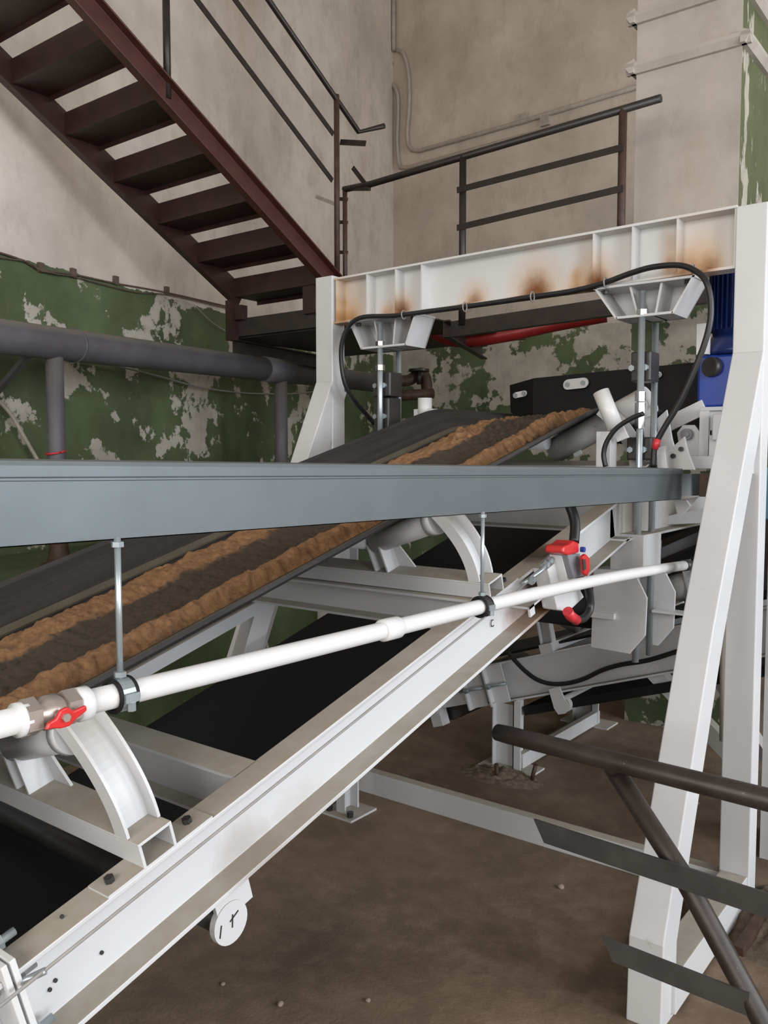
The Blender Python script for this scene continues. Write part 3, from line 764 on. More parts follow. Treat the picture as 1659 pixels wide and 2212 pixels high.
# head section plates beside the belt
E = W(X0, 3.10, 0)
hz = E.z
def pl(pts, y, th, name, m='white', par=t, n=(0, 1, 0)): return MB().plate([P(px, py, 'y', y) for px, py in pts], th, n).build(name, m, par, bevel=.0015)
gp = MB().tube([P(1298, 846, 'y', 3.0), P(1330, 925, 'y', 3.0)], .030, 24).build('guide_roller', 'white_clean', t)
MB().box(-1.318, -1.262, 2.99, 3.05, 1.5, 1.69).build('guide_post', 'white', t, bevel=.002)
pl([(1322, 930), (1345, 918), (1358, 945), (1333, 955)], 2.99, .01, 'guide_plate')
MB().tube([P(1395, 868, 'y', 3.28), P(1195, 975, 'y', 3.28)], .052, 28).build('wing_roller', 'white_rough', t)
MB().tube([P(1405, 862, 'y', 3.275), P(1335, 900, 'y', 3.275)], .056, 28).build('roller_cap', 'white', t)
MB().plate([P(1193, 930, 'y', 3.26), P(1206, 938, 'y', 3.26), P(1222, 985, 'y', 3.26), P(1207, 988, 'y', 3.26)], .008, (0, 1, 0)).build('centre_plate', 'white', t)
pl([(1222, 955), (1243, 950), (1258, 980), (1243, 988), (1230, 972)], 3.27, .008, 'centre_plate')
pl([(1382, 880), (1395, 862), (1412, 905), (1418, 935), (1430, 1005), (1400, 1005)], 3.3, .012, 'roller_bracket')
pl([(1418, 905), (1440, 885), (1452, 950), (1470, 1010), (1425, 1010)], 3.34, .012, 'roller_bracket')
MB().bar(P(1440, 918, 'y', 3.5), P(1523, 878, 'y', 3.5), .012, .06).build('side_rail', 'white', t, bevel=.002)
sp = pl([(1436, 980), (1478, 943), (1485, 975), (1500, 1015), (1444, 1015)], 3.15, .015, 'take_up_plate')
for (x, y) in ((1454, 985), (1471, 970)):
    b_ = MB(); hexnut(b_, P(x, y, 'y', 3.14), (0, 1, 0), .009, .012); b_.build('bolt', 'dark_steel', sp)
sp = pl([(1462, 935), (1475, 918), (1500, 918), (1512, 935), (1512, 985), (1470, 985)], 3.45, .012, 'bearing_plate')
b_ = MB(); disc(b_, P(1484, 938, 'y', 3.43), (0, 1, 0), .022, .03); hexnut(b_, P(1484, 938, 'y', 3.415), (0, 1, 0), .012, .02); b_.build('bearing_boss', 'greybox', sp)
MB().box(P(1470, 990, 'y', 3.4).x, -.90, 3.30, 3.55, 1.552, 1.60).build('head_sill', 'white', t, bevel=.003)
sp = pl([(1418, 968), (1436, 962), (1442, 1012), (1420, 1014)], 3.05, .02, 'small_box')
pl([(1455, 1080), (1482, 1080), (1490, 1092), (1465, 1122)], 3.2, .02, 'wedge_plate')
pl([(1470, 1080), (1510, 1072), (1500, 1085), (1478, 1110), (1465, 1120)], 3.22, .01, 'wedge_plate')
pl([(1390, 1125), (1520, 1098), (1520, 1130), (1400, 1135)], 3.6, .01, 'under_plate')

# rubber skirts with bolt plates at the chute
t = thing('rubber_skirt', (-1.7, 3.9, 1.85), 'black rubber chute skirt with pale steel clamp plates above the belt end', 'skirt')
A1 = P(1152, 817, 'y', 3.9); B1 = P(1540, 779, 'y', 3.9)
sk = MB().plate([A1, B1, Vector((B1.x, 3.9, 1.60)), Vector((A1.x, 3.9, 1.72))], .012, (0, 1, 0)).build('rubber_sheet', 'rubber', t)
a_, b_ = P(1101, 832, 'y', 4.1), P(1103, 890, 'y', 4.1)
sk2 = MB().plate([a_, b_, Vector((A1.x, 3.905, 1.72)), Vector((A1.x, 3.905, A1.z))], .010, (0, 1, 0)).build('rubber_sheet', 'rubber', t)
def clampplate(par, px0, py0, px1, py1, y, n):
    a = P(px0, py0, 'y', y); b = P(px1, py1, 'y', y)
    c = (a + b) / 2; hl = (b - a).length / 2; d = (b - a).normalized(); up = Vector((0, 0, 1)); h = min(.028, hl * .38)
    pts = []
    for k in range(9): an = PI / 2 - PI * k / 8; pts.append(c + d * (hl - h) + d * h * math.cos(an) + up * h * math.sin(an))
    for k in range(9): an = -PI / 2 - PI * k / 8; pts.append(c - d * (hl - h) + d * h * math.cos(an) + up * h * math.sin(an))
    o = MB().plate(pts, .008, (0, -1, 0)).build('clamp_plate', 'white_clean', par)
    for q in (-.62, .62):
        b_ = MB(); hexnut(b_, c + d * hl * q + Vector((0, -.012, 0)), (0, 1, 0), .012, .012); b_.build('bolt', 'zinc', o)
clampplate(sk2, 1110, 855, 1139, 849, 3.92, 0)
clampplate(sk, 1218, 832, 1272, 826, 3.88, 0)
clampplate(sk, 1395, 812, 1430, 809, 3.88, 0)

# sand carried on the belt
def sandbed():
    nx, ny = 84, 1050; x0, x1 = -2.02, -1.53; y0, y1 = .35, 3.86
    vs = []; thin = []
    for j in range(ny):
        y = y0 + (y1 - y0) * j / (ny - 1)
        k = min(max((y - 3.1) / .24, 0), 1); zb = Z0 + .27 * min(y, 3.1) + .27 * .24 * (k - k * k / 2) 
        for i in range(nx):
            u = i / (nx - 1); x = x0 + (x1 - x0) * u
            q = Vector((x * 9, y * 9, 0)); n1 = noise.fractal(q, 1., 2., 5); n2 = noise.fractal(Vector((x * 38, y * 38, 3)), .7, 2.1, 5) * (1 + (1.3 if y > 2.9 else 0)); n3 = noise.noise(Vector((x * 16, y * 11, 7)))
            wob = .10 * noise.noise(Vector((0, y * 2.2, 1)))
            ridge = math.exp(-((u - .21 - wob * .5) / .17) ** 2) * .018 + math.exp(-((u - .86 + wob * .25) / .10) ** 2) * .030 + .012
            big = 0 if y < 3.0 else min((y - 3.0) / .5, 1) * .050 * math.exp(-((u - .62) / .38) ** 2)
            edge = min(1, min(u, 1 - u) / .10)
            h = (ridge + big + .011 * n1 + .0065 * n2 + .006 * n3) * edge - .012 * (1 - edge)
            base = .193 + (.03 * ((x + 1.56) / .06) if x > -1.56 else 0)
            vs.append((x, y, zb + (base + h) / ct))
            tv = 1 - min(1, (math.exp(-((u - .20 - wob * .5) / .21) ** 2) + math.exp(-((u - .86 + wob * .4) / .13) ** 2)))
            if y > 3.0: tv = max(0, tv - .0) * (1 - .4 * min((y - 3.0) / .5, 1)) + .18 * min((y - 3.0) / .5, 1)
            thin.append(tv * .95 + .10)
    fs = [(j * nx + i, j * nx + i + 1, (j + 1) * nx + i + 1, (j + 1) * nx + i) for j in range(ny - 1) for i in range(nx - 1)]
    mb = MB(); mb.add(vs, fs, True)
    o = mb.build('belt_sand', 'sand')
    at = o.data.attributes.new('thin', 'FLOAT', 'POINT'); at.data.foreach_set('value', thin)
    return o
tag(sandbed(), 'bed of orange-brown damp sand riding up the black conveyor belt', 'sand', kind='stuff')

# ================================================================== PULL CORD AND SWITCH
t = thing('emergency_line', W(-1.17, 1.6, -.008), 'thin grey emergency pull cord stretched along the near conveyor beam', 'cord')
MB().tube([W(-1.17, .3, -.009), W(-1.17, 2.22, -.006), W(-1.165, 2.262, .003)], .0028, 8).build('cord', 'wire', t)
MB().tube([W(-1.17, 2.25, .0), W(-1.155, 2.33, .010), W(-1.15, 2.40, .022)], .007, 8).build('turnbuckle', 'zinc', t)
for l_, n_ in ((2.27, .004), (2.36, .016), (2.385, .020)):
    b_ = MB(); hexnut(b_, W(-1.155, l_, n_), W(0, 1, .3) - W(0, 0, 0), .013, .014); b_.build('nut', 'zinc', t)
ry = W(-1.15, 2.43, .03)
MB().tube([ry + Vector((0, math.cos(a) * .018, math.sin(a) * .014)) for a in [k * PI / 6 for k in range(13)]], .004, 6, False).build('shackle', 'zinc', t)
MB().tube([W(-1.20, .66, -.018), W(-1.17, .70, -.010)], .006, 8).build('eye_bolt', 'zinc', t)

YX = -1.15
t = thing('pull_cord_switch', P(1220, 1250, 'x', YX), 'grey and red emergency switch box on a dirty white bracket by the near beam', 'switch')
def xp(px, py, x=YX): return P(px, py, 'x', x)
MB().plate([xp(1183, 1230), xp(1222, 1196), xp(1248, 1262), xp(1262, 1290), xp(1228, 1322), xp(1205, 1318)], .05, (-1, 0, 0)).build('bracket', 'white', t, bevel=.003)
MB().plate([xp(1213, 1200, -1.12), xp(1230, 1195, -1.12), xp(1240, 1262, -1.12), xp(1228, 1262, -1.12)], .04, (-1, 0, 0)).build('box_side', 'white_clean', t, bevel=.002)
MB().plate([xp(1226, 1198, -1.10), xp(1254, 1196, -1.10), xp(1262, 1245, -1.10), xp(1240, 1250, -1.10)], .045, (-1, 0, 0)).build('switch_box', 'greybox', t, bevel=.003)
MB().plate([xp(1216, 1195, -1.095), xp(1218, 1180, -1.095), xp(1232, 1175, -1.095), xp(1240, 1168, -1.095), xp(1251, 1172, -1.095), xp(1252, 1194, -1.095), xp(1228, 1200, -1.095)], .06, (-1, 0, 0)).build('red_cover', 'redplastic', t, bevel=.006)
lv = MB().plate([xp(1251, 1202, -1.085), xp(1258, 1196, -1.085), xp(1266, 1205, -1.085), xp(1267, 1232, -1.085), xp(1262, 1244, -1.085), xp(1255, 1240, -1.085)], .012, (1, 0, 0)).build('red_lever', 'redplastic', t, bevel=.003)
MB().plate([xp(1257, 1208, -1.07), xp(1262, 1208, -1.07), xp(1264, 1228, -1.07), xp(1259, 1232, -1.07)], .004, (1, 0, 0)).build('lever_slot', 'black', lv)
c = xp(1259, 1187, -1.085); b_ = MB(); disc(b_, c, (1, 0, 0), .008, .012); b_.build('blue_button', 'blue2', t)
t = thing('switch_cable', xp(1240, 1150), 'black cable looping into the red and grey pull cord switch from above and below', 'cable')
MB().tube(curve([xp(1215, 1060, -1.16), xp(1232, 1095, -1.14), xp(1242, 1130, -1.12), xp(1240, 1172, -1.11)]), .0155, 14).build('cable_run', 'cable', t)
MB().tube(curve([xp(1252, 1246, -1.115), xp(1270, 1270, -1.115), xp(1275, 1310, -1.115), xp(1262, 1335, -1.115), xp(1242, 1338, -1.115)]), .0125, 14).build('cable_run', 'cable', t)
MB().tube([xp(1245, 1340, -1.115), xp(1232, 1330, -1.115), xp(1226, 1320, -1.115)], .016, 14).build('red_tape', 'redtape', t)

# portal cable
t = thing('portal_cable', P(1000, 665, 'y', YF - .02), 'black cable tied along the lower edge of the portal beam, drooping at both ends', 'cable')
pp = [(808, 915, 3.25), (790, 893, 3.2), (765, 865, 3.12), (745, 828, 3.06), (737, 775, 3.04), (740, 735, 3.03), (756, 702, 3.03), (785, 685, 3.03), (850, 682, 3.04), (930, 672, 3.06), (1000, 663, 3.07), (1080, 652, 3.07), (1150, 641, 3.07), (1230, 630, 3.07), (1300, 613, 3.06), (1360, 591, 3.05), (1410, 577, 3.04), (1465, 573, 3.03), (1500, 584, 3.02), (1524, 606, 3.0), (1535, 650, 3.0), (1532, 705, 3.0), (1510, 775, 3.0), (1470, 865, 3.0), (1436, 922, 3.0), (1421, 950, 3.0), (1413, 972, 3.0), (1411, 1010, 3.0)]
MB().tube(curve([P(x, y, 'y', d) for x, y, d in pp], 5), .0105, 12).build('cable_run', 'cable', t)
MB().tube([P(1421, 948, 'y', 2.998), P(1414, 970, 'y', 2.998)], .0125, 12).build('red_tape', 'redtape', t)
for (x, y) in ((759, 700), (872, 680), (1004, 663), (1150, 641), (1308, 610), (1498, 582)):
    q = P(x, y, 'y', 3.045); MB().tube([q + Vector((0, .016 * math.cos(a), .019 * math.sin(a))) for a in [k * PI / 5 for k in range(11)]], .0028, 6, False).build('cable_tie', 'wire', t)
tag(MB().tube(curve([P(x, y, 'y', 2.95) for x, y in [(1390, 893), (1362, 905), (1332, 925), (1312, 952), (1304, 980), (1308, 1008)]]), .009, 12).build('short_cable', 'cable'), 'short black cable curling down beside the white guide roller', 'cable')

# ================================================================== CABLE TRAY, RODS AND WATER PIPE
t = thing('cable_tray', (-1.02, 2., 1.5), 'galvanised cable tray spanning the picture in front of the conveyor', 'tray')
def tz(y, k): # top / bottom heights along the tray
    a = (y - .5486) / (3.24 - .5486)
    return (1.5846 - .0274 * a, 1.4865 - .0425 * a)[k]
ya, yb = -.1, 3.05
hh = lambda y: (tz(y, 0), tz(y, 1))
mb = MB()
za, zb_ = tz(ya, 1), tz(yb, 1); Ht = .102
mb.ext([(0, 0), (-.0015, 0), (-.0015, Ht), (0, Ht)], (-1.02, ya, za), (-1.02, yb, zb_ - .0), (1, 0, 0), (0, 0, 1))
mb.ext([(0, 0), (-.10, 0), (-.10, .0015), (0, .0015)], (-1.02, ya, za), (-1.02, yb, zb_), (1, 0, 0), (0, 0, 1))
mb.build('side_and_base', 'galv', t)
MB().ext([(-.10, 0), (-.0985, 0), (-.0985, Ht), (-.10, Ht)], (-1.02, ya, za), (-1.02, yb, zb_), (1, 0, 0), (0, 0, 1)).build('far_side', 'galv', t)
MB().ext([(.001, -.014), (.004, -.014), (.004, 0), (.002, .006), (-.104, .009), (-.104, .006), (.0, .003)], (-1.02, ya, za + Ht), (-1.02, yb, zb_ + Ht), (1, 0, 0), (0, 0, 1)).build('lid', 'galv', t)
MB().ext([(.0, 0), (.003, 0.001), (.003, .004), (0, .005)], (-1.02, ya, za + Ht - .020), (-1.02, yb, zb_ + Ht - .020), (1, 0, 0), (0, 0, 1)).build('lid_bead', 'galv', t)
MB().plate([(-1.02, yb - .005, zb_ + .012), (-.96, yb + .07, zb_ + .012), (-.96, yb + .07, zb_ + Ht - .012), (-1.02, yb - .005, zb_ + Ht - .012)], .003, (1, 0, 0)).build('end_bracket', 'galv', t)
MB().box(-.965, -.886, yb + .02, yb + .07, zb_ + .01, zb_ + Ht - .01).build('end_bracket', 'rail_rust', t)
XP = -.98; PZ = 1.279
for i, (y, zt, lab) in enumerate(((.687, 1.482, 'zinc threaded rod hanging from the tray near the left edge'), (1.628, 1.468, 'zinc threaded rod hanging from the tray beside the far pipe clamp'))):
    t = thing('hanger_rod', (XP, y, PZ), lab, 'rod')
    pz = PZ - (y - .6) * .012
    MB().tube([(XP, y, pz + .018), (XP, y, zt + .01)], .0044, 10).build('threaded_rod', 'zinc', t)
    for z in (zt + .0, pz + .028): 
        b_ = MB(); hexnut(b_, (XP, y, z), (0, 0, 1), .0085, .007); b_.build('nut', 'zinc', t)
    ring = [(XP + math.sin(a) * .0205, y, pz + math.cos(a) * .0205) for a in [k * PI / 12 for k in range(24)]]
    for dy, m_, r_ in ((-.0, 'zinc', .0),):
        mb = MB(); n = 24
        vs = []
        for (x, yy, z) in ring:
            q = Vector((x - XP, 0, z - pz)).normalized()
            for (dd, ry_) in ((-.011, 0), (.011, 0), (.011, .0025), (-.011, .0025)):
                vs.append((x + q.x * ry_, y + dd, z + q.z * ry_))
        fs = [(4 * i_ + j, 4 * i_ + (j + 1) % 4, 4 * ((i_ + 1) % n) + (j + 1) % 4, 4 * ((i_ + 1) % n) + j) for i_ in range(n) for j in range(4)]
        mb.add(vs, fs); mb.build('pipe_clamp', 'dark_steel' if i else 'zinc', t)
    for dy in (-.0125, .0125):
        mb = MB(); mb.tube([(XP + math.sin(a) * .0215, y + dy, pz + math.cos(a) * .0215) for a in [k * PI / 12 for k in range(25)]], .0032, 8, False); mb.build('rubber_lining', 'rubber', t)
    for sx in (-1, 1):
        b_ = MB(); b_.box(XP + sx * .022 - .006, XP + sx * .022 + .006, y - .011, y + .011, pz - .006, pz + .006); hexnut(b_, (XP + sx * .024, y, pz - .012), (0, 0, 1), .006, .012); b_.build('clamp_ear', 'zinc', t)
t = thing('water_pipe', (XP, 1.5, PZ), 'white plastic water pipe with a coupling running below the cable tray', 'pipe')
def pz(y): return PZ - (y - .6) * .012 - (max(y - 1.7, 0) ** 2) * .018
MB().tube([(XP, y, pz(y)) for y in [.628 + k * (3.0 - .628) / 20 for k in range(21)]], .0165, 22).build('pipe_run', 'white_clean', t)
MB().tube([(XP, y, pz(y)) for y in (1.262, 1.267, 1.312, 1.317)], [.0185, .0215, .0215, .0185], 22).build('coupling', 'white_clean', t)
MB().tube([(XP, y, pz(y)) for y in (.617, .621, .635, .639)], [.018, .0225, .0225, .018], 22).build('coupling', 'white_clean', t)
MB().tube([(XP, y, pz(.6)) for y in (.30, .535, .537, .55, .552)], [.0165, .0165, .0215, .0215, .018], 22).build('pipe_run', 'white_clean', t)
MB().tube([(XP, 2.97, pz(2.97)), (XP, 3.02, pz(3.02))], .02, 16).build('end_clamp', 'dark_steel', t)
t = thing('ball_valve', (XP, .58, PZ), 'nickel ball valve with red wing handle at the left end of the white pipe', 'valve')
z = pz(.6)
bd = MB().tube([(XP, y, z) for y in (.560, .566, .574, .590, .598, .604)], [.015, .0165, .022, .022, .0165, .015], 20).build('valve_body', 'nickel', t)
for y0, r in ((.553, .0245), (.608, .0235)):
    b_ = MB(); hexnut(b_, (XP, y0, z), (0, 1, 0), r, .018, 6); b_.build('union_nut', 'nickel', t)
b_ = MB().tube([(XP + .010, .582, z), (XP + .034, .582, z)], .006, 12); b_.build('stem', 'nickel', t)
hd = MB().plate([(XP + .030, .582 + a_, z + b_) for a_, b_ in [(-.026, -.010), (-.022, -.002), (-.012, .001), (-.006, .010), (.004, .012), (.012, .005), (.030, .008), (.031, .001), (.016, -.006), (.006, -.013), (-.006, -.013), (-.016, -.010)]], .006, (1, 0, 0)).build('handle', 'redplastic', t, bevel=.002)
b_ = MB(); hexnut(b_, (XP + .038, .582, z), (1, 0, 0), .0055, .005); b_.build('handle_nut', 'nickel', hd)

# ================================================================== FOREGROUND RAILING
t = thing('front_railing', D(1640, 2212, 1.72), 'worn dark steel railing with flat bars crossing the lower right foreground', 'railing')
hA = D(1075, 1582, 2.34); hB = D(1700, 1738, 1.72)
MB().tube([hA - (hB - hA) * .0, hA + (hB - hA) * .06, hA + (hB - hA) * 1.7], [.0225, .024, .024], 24).build('handrail', 'handrail', t)
bA, bB = D(1480, 1900, 1.93), D(1665, 2240, 1.78)
MB().tube([D(1322, 1655, 2.07), bA, bB, bB + (bB - bA) * (bB.z / (bA.z - bB.z))], .0235, 22).build('brace', 'handrail', t)
hE = hA + (hB - hA) * 1.68
MB().tube([(hE.x, hE.y, 0), (hE.x, hE.y, hE.z)], .022, 20).build('rail_post', 'handrail', t)
MB().tube([D(1322, 1640, 2.06), D(1335, 1665, 2.055)], [.030, .026], 16).build('weld_bead', 'handrail', t)
def flat(A, B, hgt, th, cut):
    A, B = Vector(A), Vector(B); d = (B - A).normalized(); up = (Vector((0, 0, 1)) - d * d.z).normalized(); n = d.cross(up)
    return MB().add([A + up * hgt / 2, A - up * hgt / 2 + d * cut, B - up * hgt / 2, B + up * hgt / 2, A + up * hgt / 2 + n * th, A - up * hgt / 2 + d * cut + n * th, B - up * hgt / 2 + n * th, B + up * hgt / 2 + n * th],
                    [(0, 1, 2, 3), (7, 6, 5, 4), (0, 4, 5, 1), (1, 5, 6, 2), (2, 6, 7, 3), (3, 7, 4, 0)])
fA, fB = D(1156, 1790, 2.16), D(1700, 1968, 1.72)
flat(fA, fA + (fB - fA) * 1.78, .052, .006, .03).build('rail_bar', 'flat_bar', t)
flat(D(1300, 2042, 1.99), D(1618, 2168, 1.80), .050, .006, .03).build('rail_bar', 'flat_bar', t)

# ================================================================== LOWER CROSSING CONVEYOR
t = thing('lower_conveyor', (-1.9, 4.3, 0), 'second white-framed belt conveyor crossing low behind the main one', 'conveyor')
S2 = .335; th2 = math.atan(S2); c2, s2 = math.cos(th2), math.sin(th2)
YN, YR = 3.82, 4.77
OX, OZ = -2.37, .262
def V(l, y, n): return Vector((OX + l * c2 - n * s2, y, OZ + l * s2 + n * c2))     # n measured from beam's lower edge
pr = chan(.205, .06, .010, .008)
for yy, sg in ((YN, -1), (YR, 1)):
    MB().ext([(sg * a_ - sg * .06, b_) for a_, b_ in pr], V(0, yy, 0), V(1.62, yy, 0), (0, 1, 0), Vector((-s2, 0, c2))).build('side_beam', 'white', t, bevel=.0015)
for l_ in (.02, .16):
    MB().box(l_ + .004, l_ + .105, YN - .012, YN - .004, .0, .2, V).build('take_up_face', 'white', t, bevel=.002)
    fp = MB().box(l_, l_ + .012, YN - .045, YN + .02, -.005, .205, lambda a, b, c: V(a, b, c)).build('take_up_plate', 'white', t, bevel=.002)
    b_ = MB(); b_.tube([V(l_ - .02, YN - .045, .10), V(l_ + .13, YN - .045, .10)], .009, 10); hexnut(b_, V(l_ + .02, YN - .045, .10), V(1, 0, 0) - V(0, 0, 0), .017, .02)
    b_.build('take_up_bolt', 'zinc', fp)
MB().box(-.28, .02, YN - .02, YN + .02, .03, .11, V).build('take_up_arm', 'white', t)
mb = MB(); mb.box(-.24, -.17, YN - .04, YN + .03, -.06, .08, V); disc(mb, V(-.2, YN - .045, .05), (0, 1, 0), .045, .03); mb.build('tail_bearing', 'white', t, bevel=.004)
MB().tube([V(-.16, YN + .05, .06), V(-.16, YR - .05, .06)], .11, 28).build('tail_pulley', 'dark_steel', t)
mb = MB(); mb.box(-.2, 1.62, YN + .05, YR - .05, .17 + .06, .182 + .06, V); mb.build('belt', 'rubber', t)
mb = MB(); mb.box(.30, 1.62, YN + .03, YR - .03, -.085, -.04, V); mb.build('return_belt', 'rubber', t)
for l_ in (.52, .86, 1.3):
    f = MB().box(l_, l_ + .07, YN - .03, YR, .207, .25, V).build('idler_frame', 'white', t)
    mb = MB()
    for (dl, nn) in ((0, .007), (.063, .007)):
        mb.add([V(l_ + dl, YN - .01, .25), V(l_ + dl + nn, YN - .01, .25), V(l_ + dl + nn, YN + .03, .25), V(l_ + dl, YN + .03, .25),
                V(l_ + dl, YN + .03, .46), V(l_ + dl + nn, YN + .03, .46), V(l_ + dl + nn, YN + .07, .46), V(l_ + dl, YN + .07, .46)],
               [(0, 1, 2, 3), (4, 7, 6, 5), (0, 4, 5, 1), (1, 5, 6, 2), (2, 6, 7, 3), (3, 7, 4, 0)])
    mb.add([V(l_, YN + .025, .25), V(l_ + .07, YN + .025, .25), V(l_ + .07, YN + .065, .46), V(l_, YN + .065, .46)], [(0, 1, 2, 3)])
    mb.build('side_bracket', 'white', f)
    MB().tube([V(l_ + .035, YN + .06, .42), V(l_ + .035, YN + .34, .28)], .036, 18).build('wing_roller', 'white', f)
# return idler and its drop bracket
br = MB().plate([P(x, y, 'y', YN - .01) for x, y in [(1186, 1488), (1210, 1482), (1222, 1512), (1232, 1525), (1222, 1541), (1207, 1543), (1198, 1530)]], .008, (0, -1, 0)).build('drop_bracket', 'white', t, bevel=.002)
MB().tube([P(1216, 1523, 'y', YN), P(1216, 1523, 'y', YN) + Vector((.0, .85, 0))], .038, 20).build('return_roller', 'white_rough', br)
# H-shaped support
XL = -2.21
mb = MB().ext([(0, 0), (0, .008), (-.0, .008), (0, .0)], (0, 0, 0), (0, 0, 0), (1, 0, 0), (0, 1, 0)) if False else MB()
def ileg(y, ztop, name='support_leg'):
    mb = MB()
    mb.box(XL, XL + .008, y - .04, y + .06, .01, ztop); mb.box(XL + .008, XL + .12, y - .005, y + .003, .01, ztop - .0); mb.box(XL + .12, XL + .165, y - .04, y - .032, .01, ztop + .03)
    mb.box(XL + .12, XL + .128, y - .04, y + .06, .01, ztop + .03)
    return mb.build(name, 'white', t, bevel=.0015)
ileg(YN, .33); l2 = ileg(YR, .33)
MB().box(XL + .125, XL + .16, YN, YR, .01, .085).build('cross_tie', 'white', t, bevel=.002)
MB().box(XL + .02, XL + .125, YN + .1, YR, .01, .016).build('cross_tie', 'white', t)
for y in (YN, YR): MB().box(XL - .06, XL + .24, y - .08, y + .08, 0, .01).build('foot_plate', 'white', t)
# struts on the right, behind the portal leg
MB().bar(P(1405, 1440, 'y', 3.9), P(1600, 1650, 'y', 3.9) , .06, .075).build('brace', 'white', t, bevel=.002)
MB().bar(P(1480, 1350, 'y', 4.6), P(1659, 1640, 'y', 4.4), .05, .05).build('brace', 'white', t)
MB().bar(P(1418, 1200, 'y', 3.9), P(1540, 1148, 'y', 3.9), .05, .045).build('upper_rail', 'greybox', t)
MB().bar(P(1395, 1175, 'y', 4.1), P(1560, 1105, 'y', 4.1), .1, .02).build('upper_belt', 'rubber', t)
MB().bar(P(1395, 1245, 'y', 3.85), P(1560, 1165, 'y', 3.85), .1, .035).build('upper_belt', 'rubber', t)
MB().bar(P(1390, 1255, 'y', 3.84), P(1490, 1212, 'y', 3.84), .04, .03).build('upper_rail', 'white', t)
MB().tube([P(1440, 1275, 'y', 3.9), P(1540, 1250, 'y', 3.9)], .06, 20).build('upper_roller', 'white_rough', t)
MB().box(P(1430, 1150, 'y', 4.3).x, -.9, 4.3, 4.31, .95, 1.33).build('guard_sheet', 'landing', t)
MB().tube([P(1565, 1320, 'y', 3.6), P(1563, 1600, 'y', 3.6)], .017, 12).build('drop_pipe', 'conduit', t)
tag(MB().tube(curve([P(x, y, 'y', YN - .07) for x, y in [(1098, 1410), (1115, 1430), (1135, 1450), (1160, 1468), (1190, 1477), (1225, 1476), (1262, 1466), (1300, 1448), (1340, 1436), (1400, 1426), (1470, 1405)]]), .011, 12).build('lower_cable', 'cable'), 'black cable drooping over the side beam of the lower conveyor', 'cable')

# rubber strip, blocks at far right
# ================================================================== MOTOR
cx, cy = -.99, 3.62
t = thing('gear_motor', (cx, cy, 1.8), 'dark blue finned electric gear motor standing behind the right portal post', 'motor')
MB().tube([(cx, cy, 2.08), (cx, cy, 2.42)], .105, 32).build('motor_body', 'blue', t)
for k in range(36):
    a = 2 * PI * k / 36; d = Vector((math.cos(a), math.sin(a), 0))
    MB().bar(Vector((cx, cy, 2.10)) + d * .113, Vector((cx, cy, 2.36)) + d * .113, .003, .018, d).build('cooling_fin', 'blue', t)
MB().tube([(cx, cy, 2.0), (cx, cy, 2.02), (cx, cy, 2.06), (cx, cy, 2.08)], [.14, .14, .12, .105], 32).build('flange', 'blue', t)
MB().box(cx - .13, cx + .13, cy - .12, cy + .12, 1.79, 2.0).build('gearbox', 'blue2', t, bevel=.012)
MB().tube([(cx - .075, cy - .15, 1.95), (cx - .06, cy - .12, 1.95)], .038, 24).build('inspection_cap', 'dark_steel', t)
MB().box(cx - .125, cx - .08, cy - .15, cy - .12, 2.0, 2.12).build('terminal_box', 'white_clean', t)
q = P(1512, 872, 'y', 3.42).x
t = thing('motor_stand', (q + .1, 3.5, 1.58), 'white steel motor stand under the blue gearbox behind the right portal leg', 'stand')
MB().box(q, q + .40, 3.42, 3.75, 1.775, 1.79).build('top_plate', 'white', t, bevel=.002)
MB().box(q, q + .035, 3.42, 3.44, 1.60, 1.775).build('side_cheek', 'white', t)
MB().box(q, q + .40, 3.44, 3.445, 1.70, 1.775).build('cheek_plate', 'white', t)
MB().box(q + .06, q + .13, 3.38, 3.43, 1.66, 1.76).build('adjuster_block', 'white', t, bevel=.004)
MB().box(q + .045, q + .09, 3.40, 3.44, 1.60, 1.68).build('side_cheek', 'white', t)

# cabinets at the right edge
t = thing('teal_cabinet', (-.4, 3.7, 0), 'teal machine cover at the right edge behind the portal post', 'cover')
q = P(1646, 1010, 'y', 3.5); q2 = P(1646, 1122, 'y', 3.5)
MB().box(q.x, q.x + .55, 3.5, 3.9, q2.z, q.z).build('casing', 'teal', t, bevel=.008)
MB().box(q.x + .02, q.x + .5, 3.55, 3.85, .0, q2.z).build('base', 'white', t)
MB().box(q.x + .06, q.x + .3, 3.53, 3.55, .75, 1.15).build('opening_shade', 'darkgap', t)  # dark block painted in as the shade of a hollow in the base
t = thing('white_panel', (-.45, 3.9, 0), 'tall white sheet panel at the right edge beyond the portal post', 'panel')
MB().box(-.745, -.1, 3.72, 3.74, 1.62, 2.05).build('panel_sheet', 'white_clean', t)
MB().box(-.745, -.1, 3.72, 3.74, 2.055, 2.6).build('panel_sheet', 'white_clean', t)
MB().box(-.30, -.26, 3.74, 3.78, 0, 2.6).build('post', 'white', t)

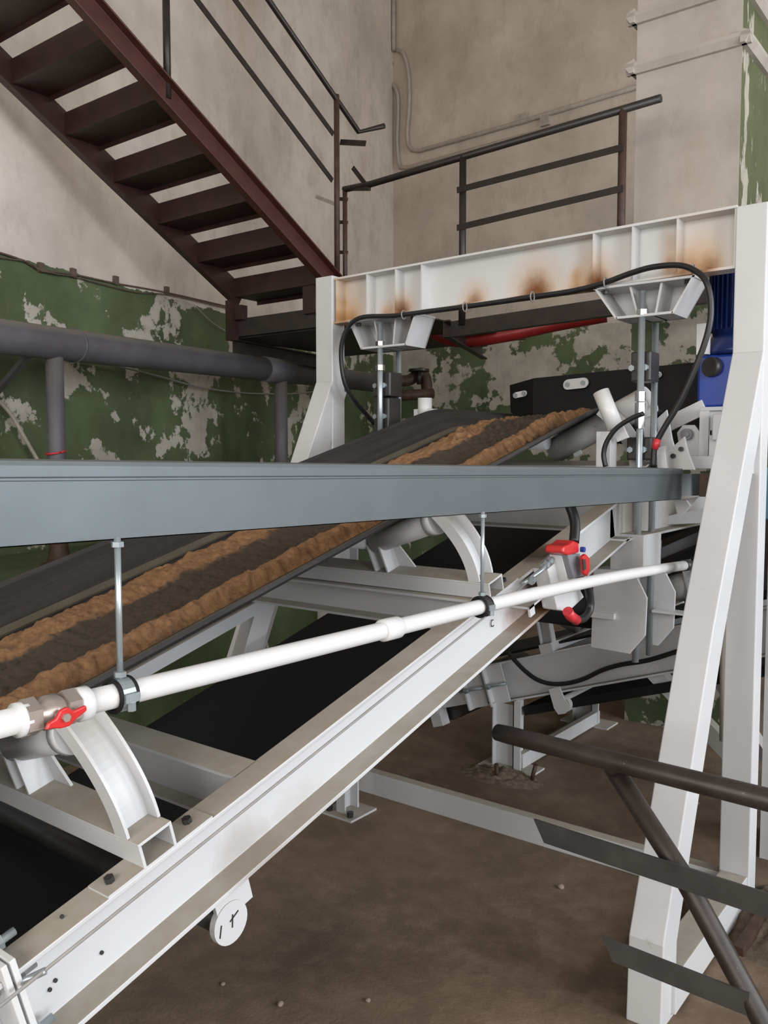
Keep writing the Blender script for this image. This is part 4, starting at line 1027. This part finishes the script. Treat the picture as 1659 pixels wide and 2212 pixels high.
# ================================================================== FLOOR LITTER
def heap(cx, cy, rx, ry, h, name, label, seed, m='sandgrey'):
    n = 40; vs = []; fs = []
    for j in range(n):
        for i in range(n):
            u, v = i / (n - 1) * 2 - 1, j / (n - 1) * 2 - 1; r = min(1, math.hypot(u, v))
            z = h * (1 - r) ** .8 * (1 + .8 * noise.fractal(Vector((u * 5, v * 5, seed)), 1., 2., 5)) - .004 + .003 * (1 - r)
            vs.append((cx + u * rx, cy + v * ry, max(z, -.01)))
    for j in range(n - 1):
        for i in range(n - 1): fs.append((j * n + i, j * n + i + 1, (j + 1) * n + i + 1, (j + 1) * n + i))
    mb = MB(); mb.add(vs, fs, True); o = mb.build(name, m); tag(o, label, 'sand', kind='stuff'); return o
heap(-2.10, 3.68, .24, .13, .040, 'sand_heap', 'pale sand heaped round the foot of the lower conveyor leg', 3)
heap(-.60, 3.10, .24, .34, .09, 'sand_heap', 'pale spilt sand beside the rear foot of the right portal post', 8)
heap(-.95, 2.75, .10, .3, .05, 'sand_heap', 'sand lying along the portal floor beam between its legs', 12)
for (px, py, px2, py2, lab) in ((1075, 1685, 1072, 1650, 'rusty rebar stub left of the lower conveyor foot'), (1148, 1688, 1157, 1652, 'rusty rebar stub right of the lower conveyor foot')):
    A = P(px, py, 'z', 0.0); B = P(px2, py2, 'y', A.y)
    tag(MB().tube([A, B], .011, 8).build('rebar_stub', 'rail_rust'), lab, 'rebar')
tag(MB().bar(P(1595, 2055, 'z', .03), P(1652, 1968, 'z', .06), .03, .03).build('steel_offcut', 'rail_rust'), 'dark rusty steel offcut leaning by the rear portal foot', 'scrap')
stones = [(1212, 1915, .012, 'small round pebble alone on the floor below the sill beam'), (482, 2125, .008, 'tiny pale stone on the floor below the pull-cord beam'), (605, 2168, .010, 'pale pebble on the floor near the bottom edge, left of centre'), (795, 2160, .008, 'brown crumb of stone near the bottom edge of the picture'), (1505, 1735, .012, 'dark pebble on the floor between the two portal legs')]
for k, (px, py, r, lab) in enumerate(stones):
    q = P(px, py, 'z', r * .5); b = bmesh.new(); bmesh.ops.create_icosphere(b, subdivisions=2, radius=r)
    for v in b.verts: v.co *= 1 + .25 * noise.noise(v.co * 90 + Vector((k, 0, 0))); v.co.z *= .7
    me = bpy.data.meshes.new('pebble'); b.to_mesh(me); b.free(); me.materials.append(M['stone'])
    o = bpy.data.objects.new('pebble', me); C.objects.link(o); o.location = q; tag(o, lab, 'stone')

for o in list(bpy.data.objects):
    if '_o' in o: del o['_o']
